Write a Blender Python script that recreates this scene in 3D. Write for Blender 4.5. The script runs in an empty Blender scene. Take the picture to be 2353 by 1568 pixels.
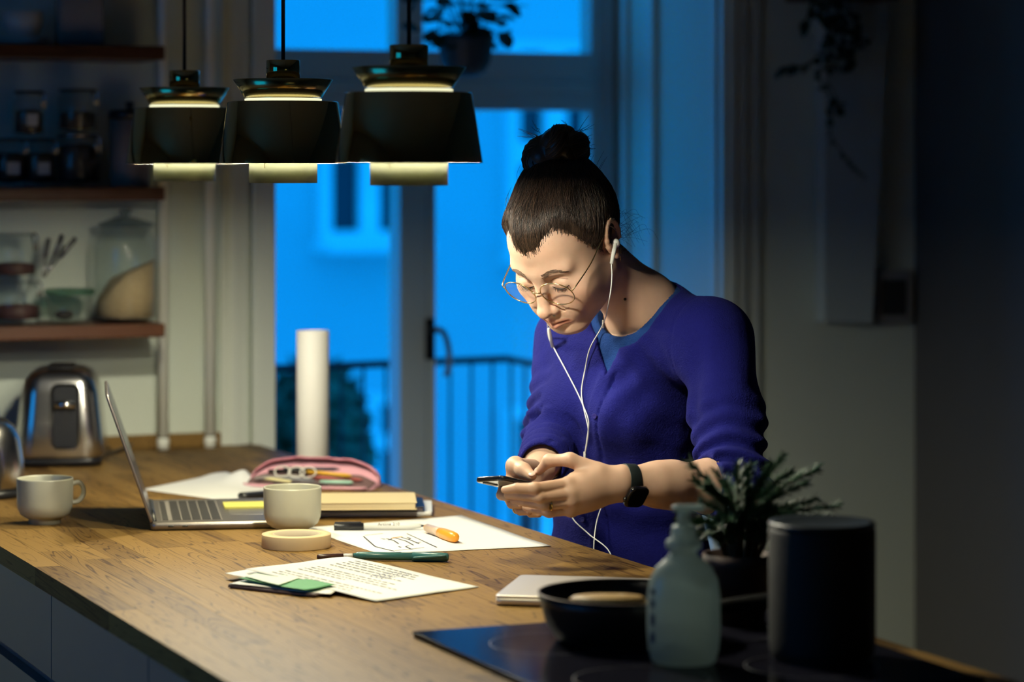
import bpy, bmesh, math, random
import numpy as np
from mathutils import Vector, Matrix, noise as mnoise

random.seed(7)
SC = bpy.context.scene
COL = SC.collection
# ------------------------------------------------------------------ camera
FPX, HORIZON, EYE, TH = 6400.0, 380.0, 1.55, math.radians(22.4)
CT, ST = math.cos(TH), math.sin(TH)
cd = bpy.data.cameras.new('camera'); cam_ob = bpy.data.objects.new('camera', cd); COL.objects.link(cam_ob)
cam_ob.location = (0, 0, EYE); cam_ob.rotation_euler = (math.pi/2, 0, -TH)
cd.sensor_width = 36; cd.lens = FPX/2353*36; cd.shift_y = -(784-HORIZON)/2353
cd.dof.use_dof = True; cd.dof.focus_distance = 4.62; cd.dof.aperture_fstop = 2.6
cd.clip_start = 0.05; cd.clip_end = 200
SC.camera = cam_ob
# ------------------------------------------------------------------ world: blue dusk sky
w = bpy.data.worlds.new('dusk_sky'); SC.world = w; w.use_nodes = True
bg = w.node_tree.nodes['Background']; bg.inputs[0].default_value = (0.002, 0.275, 0.84, 1); bg.inputs[1].default_value = 2.15
w.cycles.sampling_method = 'AUTOMATIC'
vs = SC.view_settings
SC.display_settings.display_device = 'sRGB'
vs.view_transform = 'Standard'; vs.look = 'None'; vs.gamma = 1; vs.exposure = 0.0; vs.use_curve_mapping = False
cy = SC.cycles
cy.use_denoising = True; cy.use_light_tree = False; cy.max_bounces = 7; cy.use_adaptive_sampling = True; cy.adaptive_threshold = .03; cy.diffuse_bounces = 3; cy.glossy_bounces = 3
cy.transmission_bounces = 5; cy.transparent_max_bounces = 16
cy.caustics_reflective = False; cy.caustics_refractive = False; cy.sample_clamp_indirect = 4.0; cy.blur_glossy = 0.5
BULB = 900.0            # strength of the lamp bulbs
# ------------------------------------------------------------------ placing helpers (real metres)
def cam(px, py, d):
    """world point seen at a photo pixel, d metres deep along the view axis"""
    l = (px-1176.5)/FPX*d
    return Vector((l*CT+d*ST, d*CT-l*ST, EYE-(py-HORIZON)/FPX*d))
def T(px, py, z=0.9):
    return cam(px, py, FPX*(EYE-z)/(py-HORIZON))
def WY(px, py, Y):
    return cam(px, py, Y/(CT-(px-1176.5)/FPX*ST))
def depth(p): return p[0]*ST+p[1]*CT
def ldz(l, d, z): return Vector((l*CT+d*ST, d*CT-l*ST, z))
# ------------------------------------------------------------------ materials
MATS = {}
def pm(name, col, rough=.5, metal=0., var=0., vscale=8., bump=0., bscale=60., emit=None, estr=0., **kw):
    if name in MATS: return MATS[name]
    m = bpy.data.materials.new(name); m.use_nodes = True; nt = m.node_tree; n = nt.nodes; L = nt.links
    b = n['Principled BSDF']
    b.inputs['Base Color'].default_value = (*col, 1); b.inputs['Roughness'].default_value = rough; b.inputs['Metallic'].default_value = metal
    tc = n.new('ShaderNodeTexCoord')
    ns = n.new('ShaderNodeTexNoise'); ns.inputs['Scale'].default_value = vscale; ns.inputs['Detail'].default_value = 3
    L.new(tc.outputs['Object'], ns.inputs['Vector'])
    mx = n.new('ShaderNodeMix'); mx.data_type = 'RGBA'
    v = var if var else .03
    mx.inputs['A'].default_value = (*[c*(1-v) for c in col], 1); mx.inputs['B'].default_value = (*[min(1, c*(1+v)) for c in col], 1)
    L.new(ns.outputs['Fac'], mx.inputs['Factor']); L.new(mx.outputs['Result'], b.inputs['Base Color'])
    if bump:
        n2 = n.new('ShaderNodeTexNoise'); n2.inputs['Scale'].default_value = bscale; n2.inputs['Detail'].default_value = 4
        L.new(tc.outputs['Object'], n2.inputs['Vector'])
        bp = n.new('ShaderNodeBump'); bp.inputs['Strength'].default_value = bump; bp.inputs['Distance'].default_value = .002
        L.new(n2.outputs['Fac'], bp.inputs['Height']); L.new(bp.outputs['Normal'], b.inputs['Normal'])
    if emit: b.inputs['Emission Color'].default_value = (*emit, 1); b.inputs['Emission Strength'].default_value = estr
    for k, val in kw.items(): b.inputs[k.replace('_', ' ')].default_value = val
    MATS[name] = m; return m
def glass_mat(name, tint=(.93, .96, .95), ior=1.5, rough=.02, body=0.0, bodycol=(.5, .55, .55)):
    """thin glass: see-through with Fresnel reflection; lets light pass"""
    m = bpy.data.materials.new(name); m.use_nodes = True; nt = m.node_tree; n = nt.nodes; L = nt.links
    n.remove(n['Principled BSDF']); out = n['Material Output']
    tr = n.new('ShaderNodeBsdfTransparent'); tr.inputs[0].default_value = (*tint, 1)
    gl = n.new('ShaderNodeBsdfGlossy'); gl.inputs['Roughness'].default_value = rough
    lw_ = n.new('ShaderNodeLayerWeight'); lw_.inputs['Blend'].default_value = .5
    pw = n.new('ShaderNodeMath'); pw.operation = 'POWER'; pw.inputs[1].default_value = 4.5; L.new(lw_.outputs['Facing'], pw.inputs[0])
    fr = n.new('ShaderNodeMath'); fr.operation = 'MULTIPLY_ADD'; fr.inputs[1].default_value = .65; fr.inputs[2].default_value = ((ior-1)/(ior+1))**2; L.new(pw.outputs[0], fr.inputs[0])
    ns = n.new('ShaderNodeTexNoise'); ns.inputs['Scale'].default_value = 5
    bp = n.new('ShaderNodeBump'); bp.inputs['Strength'].default_value = .02; L.new(ns.outputs['Fac'], bp.inputs['Height']); L.new(bp.outputs['Normal'], gl.inputs['Normal'])
    mx = n.new('ShaderNodeMixShader'); L.new(fr.outputs[0], mx.inputs[0])
    src = tr
    if body:
        df = n.new('ShaderNodeBsdfDiffuse'); df.inputs[0].default_value = (*bodycol, 1)
        m2 = n.new('ShaderNodeMixShader'); m2.inputs[0].default_value = body
        L.new(tr.outputs[0], m2.inputs[1]); L.new(df.outputs[0], m2.inputs[2]); src = m2
    L.new(src.outputs[0], mx.inputs[1]); L.new(gl.outputs[0], mx.inputs[2]); L.new(mx.outputs[0], out.inputs[0])
    MATS[name] = m; return m
def milky_mat(name, col, clear=.3):
    m = bpy.data.materials.new(name); m.use_nodes = True; nt = m.node_tree; n = nt.nodes; L = nt.links
    n.remove(n['Principled BSDF']); out = n['Material Output']
    ns = n.new('ShaderNodeTexNoise'); ns.inputs['Scale'].default_value = 30
    mc = n.new('ShaderNodeMix'); mc.data_type = 'RGBA'; mc.inputs['A'].default_value = (*[c*.95 for c in col], 1); mc.inputs['B'].default_value = (*col, 1); L.new(ns.outputs['Fac'], mc.inputs['Factor'])
    tr = n.new('ShaderNodeBsdfTransparent'); tl = n.new('ShaderNodeBsdfTranslucent'); df = n.new('ShaderNodeBsdfDiffuse'); gl = n.new('ShaderNodeBsdfGlossy'); gl.inputs['Roughness'].default_value = .3
    L.new(mc.outputs['Result'], tl.inputs[0]); L.new(mc.outputs['Result'], df.inputs[0]); L.new(mc.outputs['Result'], tr.inputs[0])
    a_ = n.new('ShaderNodeMixShader'); a_.inputs[0].default_value = .55; L.new(df.outputs[0], a_.inputs[1]); L.new(tl.outputs[0], a_.inputs[2])
    b_ = n.new('ShaderNodeMixShader'); b_.inputs[0].default_value = .08; L.new(a_.outputs[0], b_.inputs[1]); L.new(gl.outputs[0], b_.inputs[2])
    c_ = n.new('ShaderNodeMixShader'); c_.inputs[0].default_value = clear; L.new(b_.outputs[0], c_.inputs[1]); L.new(tr.outputs[0], c_.inputs[2]); L.new(c_.outputs[0], out.inputs[0])
    MATS[name] = m; return m
def wood_mat(name, dark, light, gx=20., gy=1.4, rough=.38, axis='Y', ring=1.0, contrast=.55, spec=.4):
    m = bpy.data.materials.new(name); m.use_nodes = True; nt = m.node_tree; n = nt.nodes; L = nt.links; b = n['Principled BSDF']
    geo = n.new('ShaderNodeNewGeometry'); oi = n.new('ShaderNodeObjectInfo')
    def math_(op, a, bv):
        q = n.new('ShaderNodeMath'); q.operation = op
        for i, s in enumerate((a, bv)):
            if isinstance(s, (int, float)): q.inputs[i].default_value = s
            else: L.new(s, q.inputs[i])
        return q.outputs[0]
    r = oi.outputs['Random']
    off = n.new('ShaderNodeCombineXYZ')
    L.new(math_('MULTIPLY', r, 37.0), off.inputs[0]); L.new(math_('MULTIPLY', r, 91.0), off.inputs[1]); L.new(math_('MULTIPLY', r, 13.0), off.inputs[2])
    ad = n.new('ShaderNodeVectorMath'); ad.operation = 'ADD'; L.new(geo.outputs['Position'], ad.inputs[0]); L.new(off.outputs[0], ad.inputs[1])
    sc = n.new('ShaderNodeVectorMath'); sc.operation = 'MULTIPLY'; L.new(ad.outputs[0], sc.inputs[0])
    sc.inputs[1].default_value = (gx, gy, gx) if axis == 'Y' else (gy, gx, gx)
    n1 = n.new('ShaderNodeTexNoise'); n1.inputs['Scale'].default_value = .9; n1.inputs['Detail'].default_value = 2; n1.inputs['Distortion'].default_value = .6
    L.new(sc.outputs[0], n1.inputs['Vector'])
    rings = math_('FRACT', math_('MULTIPLY', n1.outputs['Fac'], 16.0*ring), 0)
    rr = n.new('ShaderNodeValToRGB'); e = rr.color_ramp.elements
    e[0].position = 0; e[0].color = (1, 1, 1, 1); e[1].position = .12; e[1].color = (0, 0, 0, 1)
    k = e.new(.82); k.color = (.0, .0, .0, 1); k = e.new(1.0); k.color = (1, 1, 1, 1)
    L.new(rings, rr.inputs[0])
    sc2 = n.new('ShaderNodeVectorMath'); sc2.operation = 'MULTIPLY'; L.new(ad.outputs[0], sc2.inputs[0])
    sc2.inputs[1].default_value = (gx*22, gy*14, gx*22) if axis == 'Y' else (gy*14, gx*22, gx*22)
    n2 = n.new('ShaderNodeTexNoise'); n2.inputs['Scale'].default_value = 1; n2.inputs['Detail'].default_value = 3; L.new(sc2.outputs[0], n2.inputs['Vector'])
    n3 = n.new('ShaderNodeTexNoise'); n3.inputs['Scale'].default_value = .35; n3.inputs['Detail'].default_value = 2; L.new(sc.outputs[0], n3.inputs['Vector'])
    fac = math_('ADD', math_('MULTIPLY', rr.outputs[0], contrast), math_('MULTIPLY', math_('SUBTRACT', n2.outputs['Fac'], .42), .9))
    fac = math_('ADD', fac, math_('MULTIPLY', math_('SUBTRACT', n3.outputs['Fac'], .45), 1.1))
    fac = math_('ADD', fac, math_('MULTIPLY', math_('SUBTRACT', r, .45), .85))
    mx = n.new('ShaderNodeMix'); mx.data_type = 'RGBA'; mx.clamp_factor = True
    mx.inputs['A'].default_value = (*light, 1); mx.inputs['B'].default_value = (*dark, 1)
    L.new(fac, mx.inputs['Factor']); L.new(mx.outputs['Result'], b.inputs['Base Color'])
    b.inputs['Roughness'].default_value = rough; b.inputs['Specular IOR Level'].default_value = spec
    bp = n.new('ShaderNodeBump'); bp.inputs['Strength'].default_value = .12; bp.inputs['Distance'].default_value = .0006
    L.new(n2.outputs['Fac'], bp.inputs['Height']); L.new(bp.outputs['Normal'], b.inputs['Normal'])
    MATS[name] = m; return m
# ------------------------------------------------------------------ mesh helpers
def thing(name, label, cat, loc=(0, 0, 0), rotz=0., group=None, kind=None):
    o = bpy.data.objects.new(name, None); COL.objects.link(o); o.empty_display_size = .05
    o.location = loc; o.rotation_euler = (0, 0, rotz)
    if label: o['label'] = label
    if cat: o['category'] = cat
    if group: o['group'] = group
    if kind: o['kind'] = kind
    return o
def tag(o, label=None, cat=None, group=None, kind=None):
    for k, v in (('label', label), ('category', cat), ('group', group), ('kind', kind)):
        if v: o[k] = v
    return o
class MB:
    def __init__(s): s.v = []; s.f = []; s.sm = []
    def add(s, vs, fs, smooth=False):
        o = len(s.v); s.v += [tuple(p) for p in vs]; s.f += [tuple(i+o for i in f) for f in fs]; s.sm += [smooth]*len(fs); return s
    def box(s, a, b, M=None):
        (x0, y0, z0), (x1, y1, z1) = a, b
        vs = [Vector(p) for p in ((x0,y0,z0),(x1,y0,z0),(x1,y1,z0),(x0,y1,z0),(x0,y0,z1),(x1,y0,z1),(x1,y1,z1),(x0,y1,z1))]
        if M: vs = [M @ p for p in vs]
        return s.add(vs, [(0,3,2,1),(4,5,6,7),(0,1,5,4),(1,2,6,5),(2,3,7,6),(3,0,4,7)])
    def rbox(s, c, size, r, seg=5, round_z=None, M=None):
        """box with rounded vertical edges (radius r), optional top edge rounding"""
        sx, sy, sz = size[0]/2, size[1]/2, size[2]
        ring = []
        for (qx, qy, a0) in ((1,1,0),(-1,1,90),(-1,-1,180),(1,-1,270)):
            for k in range(seg+1):
                a = math.radians(a0+90*k/seg); ring.append((qx*(sx-r)+r*math.cos(a), qy*(sy-r)+r*math.sin(a)))
        rz = round_z or 0
        levels = [(0, 0.)] if not rz else [(0, rz*.6), (rz*.6, 0)]
        if rz:
            for k in range(0, seg+1):
                a = math.pi/2*k/seg; levels.append((sz-rz+rz*math.sin(a), rz*(1-math.cos(a))))
        else: levels.append((sz, 0))
        N = len(ring); vs = []
        for z, ins in levels:
            for x, y in ring:
                fx, fy = (sx-ins)/sx, (sy-ins)/sy
                vs.append(Vector((c[0]+x*fx, c[1]+y*fy, c[2]+z)))
        if M: vs = [M @ p for p in vs]
        fs = []
        for l in range(len(levels)-1):
            for i in range(N): j = (i+1) % N; fs.append((l*N+i, l*N+j, (l+1)*N+j, (l+1)*N+i))
        s.add(vs, fs, True); o = len(s.v)-len(vs)
        s.f.append(tuple(o+i for i in reversed(range(N)))); s.f.append(tuple(o+(len(levels)-1)*N+i for i in range(N))); s.sm += [False, False]
        return s
    def lathe(s, prof, seg=40, c=(0, 0, 0), M=None, sx=1., sy=1., smooth=True, close=False, caps=True):
        vs = []; fs = []
        for r, z in prof:
            for k in range(seg):
                a = 2*math.pi*k/seg; vs.append(Vector((c[0]+r*sx*math.cos(a), c[1]+r*sy*math.sin(a), c[2]+z)))
        n = len(prof)
        for l in range(n if close else n-1):
            l2 = (l+1) % n
            for k in range(seg): j = (k+1) % seg; fs.append((l*seg+k, l*seg+j, l2*seg+j, l2*seg+k))
        if not close and caps:
            if prof[0][0] > 1e-5: fs.append(tuple(reversed(range(seg))))
            if prof[-1][0] > 1e-5: fs.append(tuple((n-1)*seg+k for k in range(seg)))
        if M: vs = [M @ p for p in vs]
        return s.add(vs, fs, smooth)
    def tube(s, pts, r, seg=8, caps=True):
        pts = [Vector(p) for p in pts]; n = len(pts)
        rs = r if isinstance(r, (list, tuple)) else [r]*n
        vs = []; fs = []; t0 = None; u = None
        for i in range(n):
            t = (pts[min(i+1, n-1)]-pts[max(i-1, 0)]).normalized()
            if u is None:
                u = t.orthogonal().normalized()
            else:
                u = (u-t*u.dot(t)).normalized()
            v = t.cross(u)
            for k in range(seg):
                a = 2*math.pi*k/seg; vs.append(pts[i]+(u*math.cos(a)+v*math.sin(a))*rs[i])
        for i in range(n-1):
            for k in range(seg): j = (k+1) % seg; fs.append((i*seg+k, i*seg+j, (i+1)*seg+j, (i+1)*seg+k))
        if caps: fs.append(tuple(reversed(range(seg)))); fs.append(tuple((n-1)*seg+k for k in range(seg)))
        return s.add(vs, fs, True)
    def prism(s, poly, z0, z1, M=None):
        n = len(poly); vs = [Vector((x, y, z0)) for x, y in poly]+[Vector((x, y, z1)) for x, y in poly]
        if M: vs = [M @ p for p in vs]
        fs = [tuple(reversed(range(n))), tuple(range(n, 2*n))]+[(i, (i+1) % n, n+(i+1) % n, n+i) for i in range(n)]
        return s.add(vs, fs)
    def ball(s, c, r, seg=16, rings=10):
        r = r if isinstance(r, (list, tuple)) else (r, r, r)
        vs = []; fs = []
        for i in range(rings+1):
            t = math.pi*i/rings
            for k in range(seg):
                a = 2*math.pi*k/seg; vs.append((c[0]+r[0]*math.sin(t)*math.cos(a), c[1]+r[1]*math.sin(t)*math.sin(a), c[2]+r[2]*math.cos(t)))
        for i in range(rings):
            for k in range(seg): j = (k+1) % seg; fs.append((i*seg+k, (i+1)*seg+k, (i+1)*seg+j, i*seg+j))
        return s.add(vs, fs, True)
    def build(s, name, mat, parent=None, bevel=0, smooth=None, solid=0, loc=None):
        me = bpy.data.meshes.new(name); me.from_pydata(s.v, [], s.f); me.update()
        me.polygons.foreach_set('use_smooth', [bool(x) if smooth is None else smooth for x in s.sm])
        bm = bmesh.new(); bm.from_mesh(me); bmesh.ops.remove_doubles(bm, verts=bm.verts, dist=1e-6)
        bmesh.ops.recalc_face_normals(bm, faces=bm.faces); bm.to_mesh(me); bm.free()
        if mat: me.materials.append(mat)
        o = bpy.data.objects.new(name, me); COL.objects.link(o)
        if parent: o.parent = parent
        if loc: o.location = loc
        if bevel:
            b = o.modifiers.new('bevel', 'BEVEL'); b.width = bevel; b.segments = 2; b.limit_method = 'ANGLE'; b.angle_limit = math.radians(50)
        if solid:
            q = o.modifiers.new('solid', 'SOLIDIFY'); q.thickness = solid; q.offset = 1
        return o
def copy_child(o, parent, loc=None, rot=None, scale=None):
    c = o.copy(); COL.objects.link(c); c.parent = parent
    if loc is not None: c.location = loc
    if rot is not None: c.rotation_euler = rot
    if scale is not None: c.scale = scale
    return c
def smoothpts(pts, n=8):
    """Catmull-Rom through points"""
    P = [Vector(p) for p in pts]; P = [P[0]*2-P[1]]+P+[P[-1]*2-P[-2]]; out = []
    for i in range(1, len(P)-2):
        for k in range(n):
            t = k/n; a, b, c, d = P[i-1:i+3]
            out.append(.5*((2*b)+(c-a)*t+(2*a-5*b+4*c-d)*t*t+(3*b-a-3*c+d)*t**3))
    out.append(P[-2]); return out
# ================================================================== the room
white_wall = pm('painted_wall', (.74, .80, .67), .75, var=.04, vscale=3, bump=.06, bscale=90)
white_trim = pm('painted_trim', (.78, .82, .71), .45, var=.03, vscale=5)
frame_paint = pm('grey_green_window_paint', (.58, .62, .59), .45, var=.05, vscale=6)
floor_m = wood_mat('floor_boards_wood', (.06, .03, .015), (.15, .085, .045), gx=9, gy=.8, rough=.5)
ceil_m = pm('ceiling_paint', (.34, .35, .35), .8)
pane_m = glass_mat('window_glass', (.97, .985, .99), 1.45)
YW, YD = 6.25, 6.91              # room face of the window wall; plane of the balcony door
XL, XR, XO0, XO1 = -1.4, 3.70, 1.965, 3.135
ZT, ZC = 2.55, 2.95
def struct(name, mb, mat, parent=None, **k):
    o = mb.build(name, mat, parent, **k); o['kind'] = 'structure'; return o
fl = thing('floor', None, None, (0, 0, 0), kind='structure')
board0 = None
yy = -2.0
xs = XL
i = 0
while xs < XR-.01:
    wd = min(.14, XR-xs)
    q = MB().box((xs+.0008, -1.9, -.03), (xs+wd-.0008, YD+.04, 0)).build('plank', floor_m, fl, bevel=.001)
    xs += wd
struct('ceiling', MB().box((XL-.1, -2, ZC), (XR+.1, 7, ZC+.1)), ceil_m)
wb = MB().box((XL, YW, 0), (XO0, YD+.04, ZC)).box((XO1, YW, 0), (XR+.1, YD+.04, ZC)).box((XO0, YW, ZT), (XO1, YD+.04, ZC))
struct('wall_back', wb, white_wall)
struct('wall_right', MB().box((XR, -1.9, 0), (XR+.1, YW, ZC)), pm('shade_toned_wall', (.12, .118, .115), .8, var=.05))  # shade from grazing light is put into this wall's colour
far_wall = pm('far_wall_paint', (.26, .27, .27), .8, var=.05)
LY0, LY1, LZ0, LZ1 = 2.9, 4.5, .95, 2.3          # second window, in the wall on the cabinet side
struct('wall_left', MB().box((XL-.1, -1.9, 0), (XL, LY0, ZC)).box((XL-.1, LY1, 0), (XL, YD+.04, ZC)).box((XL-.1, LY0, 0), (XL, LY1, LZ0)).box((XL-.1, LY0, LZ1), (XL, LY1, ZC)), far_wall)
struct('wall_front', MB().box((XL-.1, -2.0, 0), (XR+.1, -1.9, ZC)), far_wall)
w2 = thing('window_2', None, None, (XL-.05, LY0, LZ0), kind='structure')
for (y0, y1, z0, z1) in ((0, .06, 0, LZ1-LZ0), (LY1-LY0-.06, LY1-LY0, 0, LZ1-LZ0), ((LY1-LY0)/2-.04, (LY1-LY0)/2+.04, 0, LZ1-LZ0), (.06, LY1-LY0-.06, 0, .06), (.06, LY1-LY0-.06, LZ1-LZ0-.06, LZ1-LZ0)):
    MB().box((-.03, y0, z0), (.03, y1, z1)).build('sash_bar', white_trim, w2, bevel=.003)
for y0, y1 in ((.06, (LY1-LY0)/2-.04), ((LY1-LY0)/2+.04, LY1-LY0-.06)): MB().box((-.002, y0, .06), (.002, y1, LZ1-LZ0-.06)).build('glass_pane', pane_m, w2)
# door niche: straight reveals with panel mouldings
def ry(px): return XO1/math.tan(math.atan((px-1176.5)/FPX)+TH)
mld = MB()
for (y0, y1, th) in ((YW, YW+.03, .010), (ry(1513), ry(1500), .018), (ry(1496), ry(1486), .010), (ry(1448), ry(1436), .014), (ry(1416), YD, .020)):
    mld.box((XO1-th, y0, 0), (XO1, y1, ZT))
for z0 in (.15, 2.25): mld.box((XO1-.010, YW+.03, z0), (XO1, ry(1513), z0+.08))
struct('trim_1', mld, white_trim, bevel=.004)
# architraves
struct('trim_4', MB().box((1.838, YW-.02, 0), (1.905, YW, ZT+.12)).box((1.912, YW-.034, 0), (1.967, YW, ZT+.12)).box((1.86, YW-.026, 0), (1.885, YW, ZT+.12)), white_trim, bevel=.005)
struct('trim_5', MB().box((XO1-.002, YW-.03, 0), (3.20, YW, ZT+.12)).box((3.20, YW-.016, 0), (3.245, YW, ZT+.12)).box((3.15, YW-.038, 0), (3.17, YW, ZT+.12)), white_trim, bevel=.005)
struct('trim_6', MB().box((1.838, YW-.03, ZT), (3.245, YW, ZT+.12)), white_trim, bevel=.005)
struct('baseboard_right', MB().box((3.245, YW-.018, 0), (XR, YW, .14)), white_trim, bevel=.004)
# ------------------------------------------------------------------ balcony door with transom lights
XD0, XD1 = XO0, XO1
def wx(px): return WY(px, 500, YD).x
def wz(px, py): return WY(px, py, YD).z
win = thing('window_1', None, None, (2.55, YD, 0), kind='structure')
def wpart(name, mb, mat, parent=win, bevel=.004, **k):
    mb.v = [(x-2.55, y-YD, z) for x, y, z in mb.v]
    return mb.build(name, mat, parent, bevel=bevel, **k)
zt1, zt0 = wz(900, 118), wz(900, 252)
xm0, xm1 = wx(903), wx(988)
xm = wx(962)
wpart('jamb', MB().box((XD0, YD-.05, 0), (XD0+.055, YD+.03, ZT)), frame_paint)
wpart('jamb', MB().box((wx(1342), YD-.05, 0), (XD1-.001, YD+.03, ZT)).box((wx(1372), YD-.062, 0), (wx(1388), YD-.05, ZT)), frame_paint)
wpart('transom_rail', MB().box((XD0, YD-.06, zt0), (wx(1345), YD+.03, zt1)).box((XD0, YD-.07, zt0+.05), (wx(1345), YD-.06, zt0+.075)), frame_paint)
wpart('head_rail', MB().box((XD0, YD-.05, ZT-.08), (wx(1345), YD+.03, ZT)), frame_paint)
wpart('sash_stile', MB().box((xm0, YD-.055, .02), (xm, YD+.03, zt0)), frame_paint)
wpart('sash_stile', MB().box((xm+.004, YD-.045, .02), (xm1, YD+.03, zt0)), frame_paint)
wpart('upper_mullion', MB().box((wx(897), YD-.05, zt1), (wx(958), YD+.03, ZT)), frame_paint)
wpart('bottom_panel', MB().box((XD0, YD-.05, .02), (xm0, YD+.03, .42)), frame_paint)
wpart('bottom_panel', MB().box((xm1, YD-.05, .02), (wx(1345), YD+.03, .42)), frame_paint)
for (x0, x1, z0, z1) in ((XD0, xm0, .42, zt0), (xm1, wx(1342), .42, zt0), (XD0, wx(897), zt1, ZT-.08), (wx(958), wx(1342), zt1, ZT-.08)):
    wpart('glass_pane', MB().box((x0, YD-.004, z0), (x1, YD+.0, z1)), pane_m, bevel=0)
iron = pm('dark_metal', (.03, .035, .04), .35, .9)
hp = WY(990, 775, YD-.06)
hd = wpart('door_handle', MB().box((hp.x-.014, YD-.062, hp.z-.06), (hp.x+.010, YD-.048, hp.z+.05)).tube([(hp.x, YD-.05, hp.z+.02), (hp.x, YD-.10, hp.z+.02)], .009), iron, bevel=.003)
hl = MB().tube(smoothpts([(hp.x, YD-.10, hp.z+.025), (hp.x+.02, YD-.105, hp.z+.012), (hp.x+.033, YD-.105, hp.z-.03), (hp.x+.034, YD-.105, hp.z-.075), (hp.x+.026, YD-.10, hp.z-.10)], 5), .0085)
wpart('lever', hl, pm('worn_steel', (.3, .32, .33), .3, 1.), hd, bevel=0)
# ------------------------------------------------------------------ outside: balcony rail, shrub, house across the yard
railing = thing('balcony_railing', 'dark iron balcony railing with thin upright bars outside the glass doors', 'railing', (2.5, 7.4, .12))
rp = [T(560, 850, .985), T(1165, 825, .985), T(1262, 843, .985)]
off = Vector((2.5, 7.4, .12))
rp = [p-off for p in rp]
rail_m = pm('painted_iron', (.02, .025, .035), .5, .2)
MB().tube(rp, .011).build('handrail', rail_m, railing)
MB().tube([p-Vector((0, 0, .82)) for p in rp], .009).build('bottom_rail', rail_m, railing)
for seg in range(2):
    n_ = 12 if seg == 0 else 3
    for k in range(n_):
        p = rp[seg].lerp(rp[seg+1], (k+.3)/n_)
        MB().tube([p, p-Vector((0, 0, .863))], .0042, 6).build('upright_bar', rail_m, railing)
struct('trim_7', MB().box((1.6, YD+.05, -.02), (3.6, 7.75, .118)), pm('balcony_concrete', (.35, .36, .37), .8))
house = thing('building', 'pale rendered house across the yard seen blue at dusk', 'building', (5, 15, -4))
ho = Vector((5, 15, -4))
render_m = pm('house_render', (.62, .66, .68), .85, var=.06, vscale=1.2, bump=.1, bscale=20)
stone_m = pm('house_stone', (.93, .95, .95), .8, var=.03)
dark_pane = pm('dark_window_pane', (.015, .02, .035), .12)
MB().box((-6, 0, 0), (9, .6, 16)).build('wall', render_m, house)
def hwin(x0, y0, x1, y1, mull, bars, sill=True, frame=24):
    """house window from photo edges on the house front: pale surround, dark panes, sill"""
    A = WY(x0, y0, 15)-ho; B = WY(x1, y1, 15)-ho
    fw = frame/6400*15/CT
    sur = MB().box((A.x-fw, -.10, B.z-fw), (A.x, 0, A.z+fw)).box((B.x, -.10, B.z-fw), (B.x+fw, 0, A.z+fw)).box((A.x, -.10, A.z), (B.x, 0, A.z+fw)).box((A.x, -.10, B.z-fw), (B.x, 0, B.z))
    wn = sur.build('window', stone_m, house)
    MB().box((A.x, -.02, B.z), (B.x, -.005, A.z)).build('pane', dark_pane, wn)
    m = MB()
    for (u0, u1) in mull:
        p = WY(u0, y0, 15).x-ho.x; q = WY(u1, y0, 15).x-ho.x; m.box((p, -.08, B.z), (q, -.02, A.z))
    for (v0, v1) in bars:
        p = WY(x0, v1, 15).z-ho.z; q = WY(x0, v0, 15).z-ho.z; m.box((A.x, -.075, p), (B.x, -.02, q))
    m.build('crossbar', stone_m, wn)
    if sill:
        MB().box((A.x-fw*1.5, -.32, B.z-fw*1.9), (B.x+fw*1.5, 0, B.z-fw)).build('sill', stone_m, wn)
hwin(750, 180, 920, 530, [(818, 862)], [(330, 362)])
hwin(1180, 120, 1346, 560, [(1240, 1290)], [(325, 378)])
hwin(775, 930, 925, 1160, [(815, 865)], [(1000, 1035)])
hwin(1172, 960, 1340, 1230, [(1225, 1265)], [(1085, 1120)])
hwin(340, 180, 500, 530, [(400, 440)], [(330, 362)])
def leaf_cloud(n, cx, size, leafr, seed, mb=None):
    rnd = random.Random(seed); mb = mb or MB()
    for _ in range(n):
        while True:
            p = Vector((rnd.uniform(-1, 1), rnd.uniform(-1, 1), rnd.uniform(-1, 1)))
            if .35 < p.length < 1: break
        c = Vector((cx[0]+p.x*size[0], cx[1]+p.y*size[1], cx[2]+p.z*size[2]))
        u = Vector((rnd.gauss(0, 1), rnd.gauss(0, 1), rnd.gauss(0, 1))).normalized(); v = u.orthogonal().normalized(); r = leafr*rnd.uniform(.6, 1.2)
        mb.add([c-u*r, c+v*r*.5, c+u*r, c-v*r*.5], [(0, 1, 2, 3)])
    return mb
hedge_m = pm('hedge_leaf', (.02, .10, .05), .6, var=.4, vscale=4)
for (px, py, sx, sz) in ((722, 1040, .19, .34),):
    c = WY(px, py, 9.6)
    sh = thing('shrub', 'dark evergreen shrub beyond the railing behind the white tube', 'shrub', (c.x, c.y, -1))
    f_ = leaf_cloud(2500, (0, 0, c.z+1), (sx, .3, sz), .06, px).build('foliage', hedge_m, sh); f_['kind'] = 'stuff'
    MB().tube([(0, 0, 0), (.02, 0, c.z+.9)], .03, 8).build('trunk', pm('bark', (.08, .05, .03), .8), sh)
struct('trim_8', MB().box((-6, 7.7, -4.1), (16, 15, -4)), pm('yard_paving', (.3, .31, .32), .9))
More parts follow.
